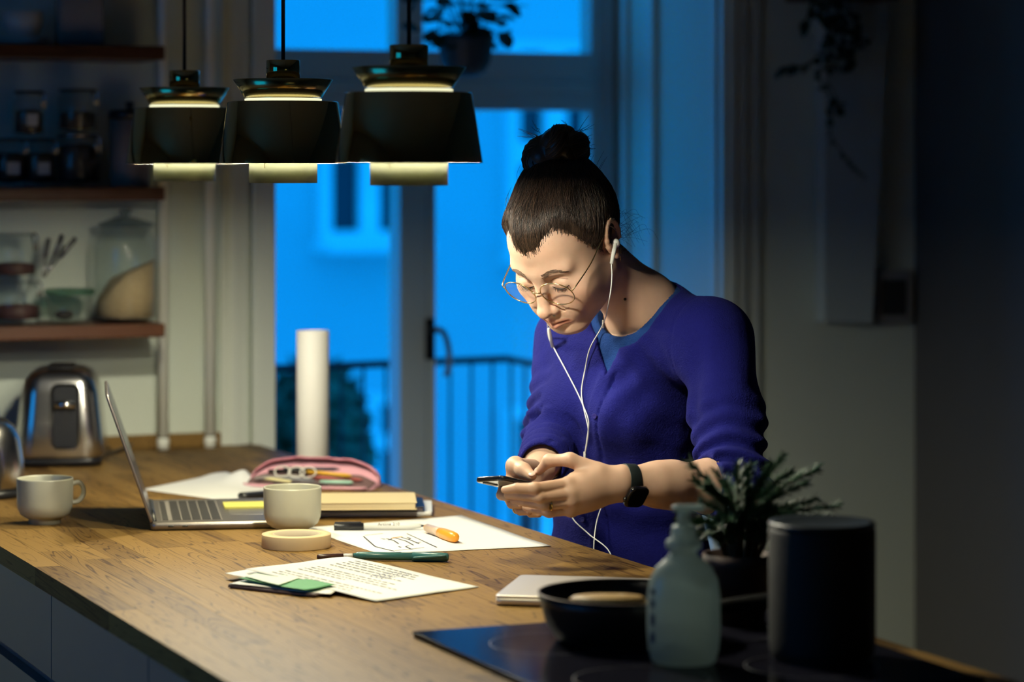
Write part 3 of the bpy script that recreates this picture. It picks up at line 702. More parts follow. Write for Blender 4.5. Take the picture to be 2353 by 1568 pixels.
for row in range(3):
    u = .50+.04*row; pts = []
    for k in range(22): pts.append(surf(topc, tl_, u+.018*math.sin(k*2.3)*rnd.uniform(.3, 1), .58+.015*k))
    for a_, b_ in zip(pts[:-1], pts[1:]):
        d_ = (b_-a_).normalized(); s_ = Vector((-d_.y, d_.x, 0))*.0009; hw.add([a_-s_, b_-s_, b_+s_, a_+s_], [(0, 1, 2, 3)])
local(hw, topc[0]).build('handwriting', pm('blue_ink', (.25, .28, .42), .8), t)
# pens
def along(p, q):
    d_ = q-p; return math.atan2(d_.y, d_.x), d_.length
def pen(name, p, q, label, segs, cat='pen', group='pens on the worktop', roll=0):
    """segs: (part, material, [(r, t along 0..1)...])"""
    ang, L_ = along(p, q); rmax = max(r for _, _, pr in segs for r, _ in pr)
    t = thing(name, label, cat, (p.x, p.y, p.z+rmax), rotz=ang, group=group)
    MR = Matrix.Rotation(math.radians(90), 4, 'Y')
    for part, m_, pr in segs:
        MB().lathe([(r, tt*L_) for r, tt in pr], 18, M=MR).build(part, m_, t)
    return t, L_, rmax
white_pl = pm('white_plastic', (.82, .82, .78), .35)
mk, L_, rm = pen('marker_pen', T(767, 1219, .9012), T(977, 1217, .9012), 'white marker pen with black cap lying on the drawing sheet',
    [('cap', blackp, [(0, 0), (.0062, .003), (.0064, .01), (.0064, .325), (0, .325)]), ('barrel', white_pl, [(0, .326), (.0058, .326), (.0058, .86), (.0045, .90), (.0034, .955), (0, .955)]), ('tip', ink, [(0, .9551), (.0022, .9551), (.0012, .995), (0, 1)])])
MB().box((.002, -.0015, .0062), (L_*.30, .0015, .0082)).build('clip', blackp, mk)
def text_part(body, size, loc, rot, mat, parent, name='lettering', ext=.0001):
    cu = bpy.data.curves.new(name, 'FONT'); cu.body = body; cu.size = size; cu.extrude = ext; cu.align_x = 'CENTER'; cu.align_y = 'CENTER'
    ob = bpy.data.objects.new(name, cu); COL.objects.link(ob)
    dg = bpy.context.evaluated_depsgraph_get(); me = bpy.data.meshes.new_from_object(ob.evaluated_get(dg)); bpy.data.objects.remove(ob)
    me.materials.append(mat); o = bpy.data.objects.new(name, me); COL.objects.link(o); o.parent = parent; o.location = loc; o.rotation_euler = rot; return o
text_part('Artline 210', .0085, (L_*.60, -.0044, .0040), (math.radians(40), math.pi, 0) if False else (math.radians(48), 0, math.pi) if False else (math.radians(48), 0, 0), ink, mk)
orange = pm('orange_highlighter_plastic', (.95, .38, .03), .3, Transmission_Weight=.0)
clearp = pm('clear_orange_plastic', (.75, .55, .42), .25)
hl_, L_, rm = pen('highlighter', T(978, 1225, .9012), T(1048, 1250, .9012), 'orange highlighter lying on the drawing sheet beside the marker',
    [('cap', orange, [(0, 0), (.0045, .004), (.006, .03), (.0065, .06), (0, .06)]), ('barrel', clearp, [(0, .061), (.0072, .061), (.0078, .40), (.0082, .5), (0, .5)]), ('grip', orange, [(0, .501), (.0088, .501), (.0096, .62), (.0098, .85), (.0085, .96), (.0055, .995), (0, 1)])])
brownp = pm('dark_brown_pen', (.05, .022, .016), .3)
pen('ballpoint_pen', T(728, 1287, .9), T(923, 1282, .9), 'dark brown pen half under the printed sheet', [('barrel', brownp, [(0, 0), (.0035, .002), (.0045, .03), (.0045, .31), (0, .31)]), ('grip', white_pl, [(0, .311), (.0042, .311), (.0042, .42), (0, .42)]), ('cap', brownp, [(0, .421), (.0047, .421), (.0047, .985), (.004, 1.), (0, 1)])])
tealp = pm('teal_pen_plastic', (.045, .16, .16), .32)
tp_, L_, rm = pen('fineliner_pen', T(812, 1288, .9), T(1031, 1292, .9), 'teal felt pen with looped clip lying behind the printed sheet', [('barrel', tealp, [(0, 0), (.004, .004), (.0062, .05), (.0066, .10), (.0066, .62), (0, .62)]), ('cap', tealp, [(0, .621), (.0076, .621), (.0076, .93), (.0068, .985), (.004, 1), (0, 1)])])
MB().tube(smoothpts([(L_*.64, -.009, -.001), (L_*.75, -.011, .001), (L_*.9, -.0115, .003), (L_*.985, -.009, .004)], 5), .0022, 8).build('clip', tealp, tp_)
# ================================================================== books, pencil case, far paper, tube
bookm = pm('cream_cover', (.72, .58, .33), .7, var=.04)
def slab(name, px0, py0, length, dep, th, z, rot, mat, label, cat, pages=None, group='stack of books behind the mug'):
    p = T(px0, py0, z)
    t = thing(name, label, cat, p, rotz=rot, group=group)
    if pages:
        MB().box((-length, 0, 0), (0, dep, .0018)).build('back_cover', mat, t, bevel=.0006)
        MB().box((-length, 0, th-.0018), (0, dep, th)).build('front_cover', mat, t, bevel=.0006)
        MB().box((-length+.002, .0015, .0018), (-.003, dep-.002, th-.0018)).build('pages', pages, t)
    else: MB().rbox((-length/2, dep/2, 0), (length, dep, th), .006).build('body', mat, t)
    return t
rb = -TH+math.radians(2)
slab('tablet', 993, 1187, .235, .170, .009, .9, rb, white_pl, 'white tablet at the bottom of the stack behind the mug', 'tablet')
slab('notebook', 975, 1176, .21, .15, .009, .9092, rb+math.radians(1), blackp, 'black notebook between the cream book and white tablet', 'notebook', pages=darkp)
slab('book', 958, 1172, .225, .155, .014, .9184, rb+math.radians(1.5), bookm, 'thick cream covered book on top of the stack', 'book', pages=pm('cream_pages', (.66, .53, .31), .8))
# white tube
p = T(719, 1072, .9)
t = thing('paper_tube', 'tall white paper roll standing upright behind the pink pencil case', 'tube', (p.x, p.y, .9))
MB().lathe([(.0345, 0), (.0352, .001), (.0352, .292), (.0345, .293), (.0325, .293), (.0320, .292), (.0320, .0)], 56, close=True).build('roll', pm('white_roll', (.80, .77, .68), .6), t)
MB().lathe([(.0300, .0), (.0319, .0), (.0319, .289), (.0300, .289)], 40, close=True).build('inner_layer', paper, t)
# far crumpled sheet beside the pencil case
fc = [T(325, 1126), T(540, 1155), T(628, 1128), T(520, 1086)]
def flift(u, v):
    return .0008+.020*math.exp(-((u-.42)**2/.03+(v-.95)**2/.06))+.006*max(0, mnoise.noise(Vector((u*3, v*3, 1.))))
o = local(sheet('s', fc, paper, flift, 26, 20), fc[0]).build('loose_sheet', paper, None, solid=.0003); o.location = fc[0]
tag(o, 'creased white sheet lying between laptop and pink pencil case', 'paper')
# pencil case: open pink pouch
pinkm = pm('pink_canvas', (.70, .36, .42), .75, var=.08, vscale=30, bump=.25, bscale=220)
PC = T(715, 1118, .9); prz = -TH-math.radians(16)
t = thing('pencil_case', 'open pink pencil case full of pens behind the mug', 'pencil case', (PC.x, PC.y, .9), rotz=prz)
Lc, Dc = .140, .058
def pouch(u, v, inner=0.):
    """u -1..1 along, v angle 0..1: bottom front lip round the back to the top lip"""
    w_ = max(0., 1-abs(u)**3.2)**.5
    a_ = -.12*math.pi+v*1.18*math.pi
    hgt = .050*w_+.003; dp = Dc*(.35+.65*w_)-inner
    y_ = math.sin(a_-math.pi/2+.5*math.pi-math.pi/2+math.pi)*0
    ang = -math.pi*.48+v*math.pi*1.42          # front bottom -> back -> top front
    yy_ = dp*math.sin(ang+math.pi*.0)*1.0
    y_ = -dp*math.cos(v*math.pi*1.18+.0) if False else dp*math.sin(-math.pi/2+v*math.pi*1.25)
    z_ = hgt/2*(1-math.cos(v*math.pi*.98))-inner*(1 if v > .5 else -.6)
    rip = .0025*mnoise.noise(Vector((u*5, v*6, 2.)))
    return Vector((u*Lc, y_, max(.0006+inner*.3, z_+rip*(v > .15))))
m = MB(); nx, ny = 44, 22; vs = []; fs = []
for j_ in range(ny+1):
    for i_ in range(nx+1): vs.append(pouch(-1+2*i_/nx, j_/ny))
for j_ in range(ny):
    for i_ in range(nx): k = j_*(nx+1)+i_; fs.append((k, k+1, k+nx+2, k+nx+1))
m.add(vs, fs, True); m.build('pouch', pinkm, t, solid=.0018)
li = MB(); li.add([tuple(pouch(-.96+1.92*i_/nx, .04+.90*j_/ny, .003)) for j_ in range(ny+1) for i_ in range(nx+1)], fs, True); li.build('lining', pm('pouch_lining', (.16, .09, .09), .8), t)
zp = MB().tube([pouch(-1+2*i_/30, 1.0)+Vector((0, -.001, .0005)) for i_ in range(1, 30)], .0022, 6); zp.build('zip_edge', pm('zip_pink', (.55, .20, .25), .6), t)
zp = MB().tube([pouch(-1+2*i_/30, 0.0)+Vector((0, -.001, .004)) for i_ in range(1, 30)], .003, 6); zp.build('lower_lip', pinkm, t)
def stick(name, a_, b_, r_, mat, label, cat='pencil', tipm=None):
    M_ = Matrix.Translation((PC.x, PC.y, .9)) @ Matrix.Rotation(prz, 4, 'Z'); a_, b_ = M_ @ Vector(a_), M_ @ Vector(b_)
    o = thing(name, label, cat, a_, group='things inside the pencil case'); d_ = b_-a_
    MB().tube([(0, 0, 0), d_*.9], r_, 6).build('barrel', mat, o)
    MB().tube([d_*.9, d_], [r_, r_*.25], 6).build('tip', tipm or mat, o)
ochre = pm('yellow_pencil_paint', (.72, .40, .04), .4)
stick('pencil', (-.005, -.008, .030), (.095, -.022, .026), .0042, ochre, 'thick yellow pencil inside the open pink pencil case')
stick('pencil', (-.10, -.012, .018), (.02, -.03, .015), .0035, pm('grey_pencil', (.22, .22, .24), .4), 'grey pencil low inside the pink pencil case')
stick('pencil', (-.03, -.036, .012), (-.11, -.022, .017), .0035, pm('pale_yellow_pencil', (.75, .68, .35), .4), 'pale yellow pencil at the front of the pink pencil case')
stick('pencil', (-.09, -.004, .028), (.01, -.002, .034), .004, blackp, 'black pen inside the pink pencil case')
for q_, (a0_, b0_, c0_, w0_) in enumerate((((-.07, -.030, .010), (.05, -.042, .010), (.10, .08, .08), 'dark red pen lying lowest at the mouth of the pink pencil case'), ((-.11, -.03, .016), (-.02, -.012, .022), (.32, .28, .26), 'taupe pen at the left end of the pink pencil case'), ((.0, -.016, .020), (.115, -.012, .018), (.45, .12, .10), 'red pencil at the right end of the pink pencil case'), ((-.06, .004, .034), (.06, .006, .036), (.05, .05, .07), 'navy pen deep inside the pink pencil case'))):
    stick('pencil', a0_, b0_, .0038, pm('pen_colour_%s' % w0_.split()[0]+w0_.split()[1], c0_, .4), w0_)
stick('pencil', (.03, -.03, .013), (.10, -.028, .014), .004, pm('mint_pen', (.42, .68, .55), .4), 'mint green pen at the front of the pink pencil case')
sm = MB()
for cx_ in (-.055, -.025, .0):
    sm.tube([(cx_+.017*math.cos(a_), -.018+.005*math.sin(a_), .030+.010*math.sin(a_)) for a_ in [2*math.pi*k/18 for k in range(19)]], .0016, 6)
M_ = Matrix.Translation((PC.x, PC.y, .9)) @ Matrix.Rotation(prz, 4, 'Z'); sm.v = [tuple(M_ @ Vector(p)-PC) for p in sm.v]
o = sm.build('cable', pm('white_cable', (.68, .66, .6), .5), None, loc=PC); tag(o, 'white cable looped in the open pink pencil case', 'cable')
gl = T(568, 1146, .9)
o = thing('glasses_case', 'small black case between loose sheet and pink pencil case', 'case', gl, rotz=-TH+math.radians(35))
MB().rbox((.02, 0, 0), (.075, .028, .012), .010, round_z=.006).build('shell', blackp, o)
# ================================================================== closed laptop
A2 = ldz(-.0255, 4.105, .9); B2 = ldz(.012, 4.305, .9)-A2
rz2 = math.atan2(B2.y, B2.x)-math.pi/2
t = thing('closed_laptop', 'closed silver laptop lying behind the black pan', 'laptop', A2, rotz=rz2)
MB().rbox((.138, .105, .003), (.276, .21, .0085), .010).build('base', alu_l, t)
MB().rbox((.138, .105, .0118), (.276, .21, .0045), .010, round_z=.002).build('lid', alu_l, t)
for fx, fy in ((.03, .02), (.246, .02), (.03, .19), (.246, .19)): MB().lathe([(0, 0), (.008, 0), (.008, .003), (0, .003)], 14, c=(fx, fy, 0)).build('foot', blackp, t)
# ================================================================== cooktop and what stands on it
ck = T(951, 1452, .908)
ckglass = pm('black_ceramic_glass', (.010, .010, .016), .15, Specular_IOR_Level=.06, IOR=1.28)
t = thing('cooktop', 'black glass induction cooktop set on the worktop', 'cooktop', (ck.x, ck.y, .9))
CKW, CKL = 1.872-ck.x, .60
MB().box((0, -CKL, .0), (CKW, 0, .0035)).build('frame', blackp, t)
MB().box((-.002, -CKL-.002, .0036), (CKW+.002, .002, .0082)).build('glass_plate', ckglass, t, bevel=.0012)
for (bx, by) in ((.14, -.16), (.38, -.16), (.14, -.44), (.38, -.44)):
    MB().lathe([(.085, .00825), (.0862, .00825), (.0862, .00835), (.085, .00835)], 48, close=True, c=(bx, by, 0)).build('zone_mark', pm('grey_mark', (.12, .12, .13), .4), t)
ZC0 = .9084
pp = ldz(.153, 3.765, ZC0)
panm = pm('cast_black', (.012, .011, .010), .4, .25, bump=.15, bscale=150)
t = thing('frying_pan', 'deep black pan on the cooktop in front of the closed laptop', 'pan', pp, rotz=-TH)
MB().lathe([(0, 0), (.084, 0), (.094, .004), (.106, .022), (.1155, .050), (.1185, .064), (.1160, .064), (.112, .050), (.103, .024), (.091, .007), (0, .005)], 64).build('pan_body', panm, t)
MB().lathe([(.1158, .0642), (.1188, .0642), (.1188, .0655), (.1158, .0655)], 64, close=True).build('rim', pm('worn_rim', (.10, .08, .065), .45, .6), t)
ha = math.radians(4)
hx, hy = math.cos(ha), math.sin(ha)
MB().tube([(hx*.110, hy*.110, .04), (hx*.15, hy*.15, .046), (hx*.20, hy*.20, .05), (hx*.31, hy*.31, .056)], [.008, .010, .012, .010], 10).build('handle', pm('matte_black', (.008, .008, .008), .9, Specular_IOR_Level=.1), t)
for s_ in (-1, 1):
    MB().ball((hx*.110-hy*.014*s_, hy*.110+hx*.014*s_, .036), .0035, 10, 6).build('rivet', panm, t)
sp_ = thing('wooden_spatula', 'pale wooden spatula resting inside the black pan', 'spatula', pp+Vector((0, 0, .0)), rotz=-TH)
MB().lathe([(0, .057), (.046, .058), (.052, .062), (.046, .066), (0, .067)], 32, sy=.55, c=(-.025, -.045, .0)).build('blade', wood_mat('spatula_wood', (.34, .20, .07), (.55, .38, .15)), sp_)
MB().tube([(-.01, -.04, .062), (.04, -.01, .045), (.085, .015, .03)], .006, 8).build('handle', MATS['spatula_wood'], sp_)
# soap bottle
bp_ = ldz((1571-1176.5)/FPX*3.585, 3.585, ZC0)
milky = milky_mat('milky_plastic', (.38, .46, .46), .30)
t = thing('soap_bottle', 'white translucent pump bottle on the cooktop', 'bottle', bp_, rotz=-TH)
MB().lathe([(0, 0), (.036, 0), (.041, .003), (.0455, .018), (.0475, .045), (.0472, .085), (.044, .108), (.036, .124), (.026, .133), (.019, .139), (.019, .142), (0, .142)], 48, sy=.72).build('body', milky, t)
MB().lathe([(.0, .142), (.0165, .142), (.018, .146), (.0225, .149), (.0235, .154), (.022, .159), (.0165, .162), (.0155, .175), (.0145, .178), (0, .178)], 32).build('collar', milky, t)
MB().lathe([(0, .1785), (.0085, .1785), (.0085, .190), (.0075, .196), (0, .196)], 20).build('pump_stem', milky, t)
MB().rbox((.006, 0, .1962), (.042, .022, .008), .008, round_z=.003).build('pump_head', milky, t)
lb = MB()
for k in range(3): lb.box((-.0395, -.0215, .035+.020*k), (-.034, -.0205, .048+.020*k), M=None)
ML2 = MB()
for k, (zz, h_) in enumerate(((.030, .012), (.052, .014), (.075, .009), (.092, .006))):
    a0 = math.radians(205); a1 = math.radians(217)
    pts = [(.0478*math.cos(a0), .0478*.72*math.sin(a0)), (.0478*math.cos(a1), .0478*.72*math.sin(a1))]
    ML2.add([(pts[0][0], pts[0][1]-.0004, zz), (pts[1][0], pts[1][1]-.0004, zz), (pts[1][0], pts[1][1]-.0004, zz+h_), (pts[0][0], pts[0][1]-.0004, zz+h_)], [(0, 1, 2, 3)])
ML2.build('label_print', pm('navy_print', (.03, .04, .09), .5), t, solid=.0003)['kind'] = 'stuff'
# canister / speaker
cp_ = ldz((1889-1176.5)/FPX*3.62, 3.62, ZC0)
t = thing('canister', 'large black cylindrical canister at the right end of the cooktop', 'canister', cp_, rotz=-TH)
clothm = pm('black_fabric', (.005, .007, .010), .7, bump=.5, bscale=400)
MB().lathe([(0, 0.002), (.060, .002), (.066, .006), (.0685, .014), (.0695, .03), (.0695, .165), (.0685, .172), (.0685, .172), (0, .172)], 56).build('body', clothm, t)
MB().lathe([(0, 0), (.058, 0), (.058, .002), (0, .002)], 40).build('foot', rubber, t)
MB().lathe([(.0, .1722), (.0690, .1722), (.0698, .176), (.068, .179), (.060, .1785), (.052, .175), (0, .175)], 56).build('lid', pm('dark_top', (.012, .018, .022), .4), t)
# rosemary
rp_ = ldz((1697-1176.5)/FPX*3.90, 3.90, ZC0)
t = thing('potted_rosemary', 'rosemary plant in dark pot between soap bottle and black canister', 'potted plant', rp_, rotz=-TH)
terr = pm('dark_clay', (.045, .022, .016), .7)
MB().lathe([(0, 0), (.036, 0), (.048, .078), (.051, .079), (.051, .098), (.046, .098), (.044, .082), (0, .080)], 36).build('pot', terr, t)
MB().lathe([(0, .084), (.044, .084), (.043, .086), (0, .089)], 24).build('soil', pm('soil', (.02, .014, .01), .9, bump=1., bscale=80), t)
rnd = random.Random(11); need = MB(); stems = MB()
tips = [(-.075, 0, .16), (-.05, -.02, .20), (-.03, .02, .25), (-.01, -.03, .27), (.01, .02, .26), (.03, -.01, .265), (.045, .0, .28), (.055, .02, .25), (.07, -.02, .235), (.085, .01, .20), (.11, .0, .19), (.098, .03, .165), (.07, -.03, .15), (-.06, .03, .12), (-.08, -.02, .13), (.02, -.05, .19), (-.03, -.05, .17), (.0, .05, .22), (.04, .04, .21), (-.045, .0, .225), (.06, .05, .18), (-.02, .0, .20), (.10, -.02, .17), (.03, -.04, .23)]
tips += [(rnd.uniform(-.07, .09), rnd.uniform(-.05, .05), rnd.uniform(.15, .27)) for _ in range(16)]
for tip in tips:
    tip = (tip[0]*1.2+.008, tip[1], .085+(tip[2]-.085)*.76)
    b0 = Vector((tip[0]*.18, tip[1]*.2, .085)); b2 = Vector(tip); b1 = (b0+b2)*.5+Vector((-tip[0]*.15, 0, .025))
    pts = smoothpts([b0, b1, b2], 10); stems.tube(pts, [.0022-.0015*k/len(pts) for k in range(len(pts))], 5)
    for i_ in range(4, len(pts)-1):
        for q in range(13):
            tt = rnd.random(); c = pts[i_].lerp(pts[i_+1], tt); ax = (pts[i_+1]-pts[i_]).normalized()
            sd = Vector((rnd.gauss(0, 1), rnd.gauss(0, 1), rnd.gauss(0, 1))); sd = (sd-ax*sd.dot(ax)).normalized()
            d_ = (ax*.75+sd*.75).normalized(); ln = rnd.uniform(.011, .019); wv = d_.cross(sd).normalized()*.0009
            need.add([c-wv, c+d_*ln*.6-wv*1.1, c+d_*ln, c+d_*ln*.6+wv*1.1, c+wv], [(0, 1, 2, 3, 4)])
o = need.build('needles', pm('rosemary_leaf', (.03, .085, .04), .5, var=.4, vscale=30), t); o['kind'] = 'stuff'
stems.build('stems', pm('rosemary_stem', (.09, .06, .03), .8), t)
# ================================================================== hanging planter at the door, trailing ivy, wall panel
def leaf_mesh(L_, W_, n=6, curl=.15):
    m = MB(); vs = []
    for k in range(n+1):
        t_ = k/n; w_ = W_*math.sin(math.pi*min(1, t_*.96+.04))**.7
        vs += [(-w_/2, t_*L_, -curl*L_*t_*t_+.08*w_), (0, t_*L_, -curl*L_*t_*t_), (w_/2, t_*L_, -curl*L_*t_*t_+.08*w_)]
    fs = []
    for k in range(n): a_ = k*3; fs += [(a_, a_+1, a_+4, a_+3), (a_+1, a_+2, a_+5, a_+4)]
    return m.add(vs, fs, True)
hpz = WY(1070, 130, 6.32)
potm = pm('dark_blue_pot', (.03, .06, .10), .5)
t = thing('hanging_planter', 'dark hanging pot with round-leaved plant in front of the transom window', 'hanging plant', (hpz.x, hpz.y, WY(1070, 176, 6.32).z))
MB().lathe([(0, 0), (.030, 0), (.048, .012), (.060, .035), (.068, .085), (.072, .10), (.068, .10), (.063, .085), (0, .08)], 40).build('pot', potm, t)
for k in range(3):
    a_ = 2*math.pi*k/3+.4; MB().tube([(.070*math.cos(a_), .070*math.sin(a_), .098), (.01*math.cos(a_), .01*math.sin(a_), .6), (0, 0, ZC-WY(1070, 176, 6.32).z)], .0018, 6).build('hanging_cord', cord_m, t)
leafm = pm('dark_leaf', (.012, .035, .016), .42, var=.4, vscale=20)
lf0 = None; rnd = random.Random(21)
for k in range(58):
    a_ = rnd.uniform(0, 2*math.pi); rr = rnd.uniform(.02, .14); zz = .10+rnd.uniform(-.03, .12)*(1.1-rr*3)
    tip = Vector((rr*math.cos(a_), rr*math.sin(a_)*.6, zz+.01))
    if lf0 is None: lf0 = leaf_mesh(.052, .046).build('leaf', leafm, t); o = lf0
    else: o = copy_child(lf0, t)
    o.location = tip; o.rotation_euler = (rnd.uniform(-.9, .6), rnd.uniform(-.7, .7), a_-math.pi/2+rnd.uniform(-.6, .6)); s_ = rnd.uniform(.7, 1.15); o.scale = (s_, s_, s_)
    MB().tube([(0, 0, .085), Vector((tip.x*.5, tip.y*.5, tip.z+.005)), tip], .0012, 4).build('leaf_stalk', leafm, t)
# tall white board on the wall, slightly tapered
bl, br_t, br_b = WY(1884, 300, YW-.03).x, WY(2042, 0, YW-.05).x, WY(2004, 745, YW-.05).x
zb, ztp = WY(1880, 742, YW-.05).z, 2.02
t = thing('wall_board', 'tall narrow white board mounted on the wall behind the trailing ivy', 'board', ((bl+br_b)/2, YW, zb))
o3 = Vector(((bl+br_b)/2, YW, zb))
zz1 = WY(2042, 0, YW-.05).z
m = MB(); xt = br_b+(br_t-br_b)*(ztp-zb)/(zz1-zb)
front = [(bl, YW-.055, zb), (br_b, YW-.055, zb-.004), (xt, YW-.055, ztp), (bl, YW-.055, ztp)]
vs = [Vector(p)-o3 for p in front]+[Vector((p[0], YW-.001, p[2]))-o3 for p in front]
m.add(vs, [(0, 1, 2, 3), (7, 6, 5, 4), (0, 4, 5, 1), (1, 5, 6, 2), (2, 6, 7, 3), (3, 7, 4, 0)]); m.build('panel', pm('board_white', (.58, .66, .63), .5), t, bevel=.003)
MB().box((vs[1].x, -.05, .02), (vs[1].x+.012, -.001, 1.0)).build('shadow_strip', blackp, t)  # black strip stands in for the shadow right of the board
# small framed switch box
c0, c1 = WY(2012, 622, YW-.02), WY(2092, 742, YW-.02)
c1.x = min(c1.x, XR-.004)
t = thing('wall_box', 'small pale wall box with dark middle beside the white board', 'box', ((c0.x+c1.x)/2, YW, (c0.z+c1.z)/2))
hw_, hh_ = (c1.x-c0.x)/2, (c0.z-c1.z)/2
MB().box((-hw_, -.03, -hh_), (hw_, -.001, hh_)).build('housing', pm('box_grey', (.30, .29, .28), .6), t, bevel=.003)
MB().box((-hw_*.75, -.034, -hh_*.68), (hw_*.6, -.0305, hh_*.66)).build('cover', pm('box_dark', (.03, .03, .03), .5), t)
# ivy
sx0 = WY(1930, 0, YW-.12)
t = thing('trailing_ivy', 'dark ivy trailing down in front of the white wall board', 'plant', (sx0.x, YW-.12, 1.985))
MB().lathe([(0, 0), (.04, 0), (.055, .09), (.050, .09), (.045, .08), (0, .08)], 28).build('pot', terr, t)
MB().box((-.09, -.07, -.022), (.13, .118, -.0005)).build('wall_bracket_shelf', shelf_m, t)
vines = [[(1900, 0), (1905, 60), (1895, 110), (1850, 150), (1800, 155), (1790, 165)], [(1925, 0), (1920, 70), (1905, 130), (1880, 175), (1905, 215), (1912, 260), (1910, 310), (1935, 350), (1965, 385), (1990, 412)], [(1950, 0), (1965, 60), (1960, 110), (1945, 150), (1965, 95), (2000, 92)], [(1915, 0), (1940, 40), (1935, 90), (1925, 140), (1900, 165)], [(1870, 0), (1855, 40), (1850, 75)], [(1880, 0), (1895, 40), (1930, 60), (1975, 80), (1960, 140)], [(1905, 190), (1925, 235), (1930, 250)]]
ivy0 = None; rnd = random.Random(31); base_v = Vector((sx0.x, YW-.12, 1.985))
for vi, v_ in enumerate(vines):
    pts = [WY(px, py, YW-.13-.012*(vi % 3))-base_v for px, py in v_]
    if v_[0][1] == 0: pts = [Vector((pts[0].x*.5, -.03, .09)), Vector((pts[0].x*.9, -.075, .07))]+pts
    sp2 = smoothpts(pts, 8); MB().tube(sp2, .0016, 5).build('vine', leafm, t)
    for i_ in range(6, len(sp2), 2 if vi != 1 else 2):
        for q in range(2 if i_ < 45 else 1):
            if ivy0 is None: ivy0 = leaf_mesh(.026, .024, 5, .1).build('leaf', leafm, t); o = ivy0
            else: o = copy_child(ivy0, t)
            o.location = sp2[i_]; o.rotation_euler = (rnd.uniform(-1.6, .3), rnd.uniform(-.6, .6), rnd.uniform(0, 6.28)); s_ = rnd.uniform(.65, 1.1)*(1 if i_ < 60 else .6); o.scale = (s_, s_, s_)
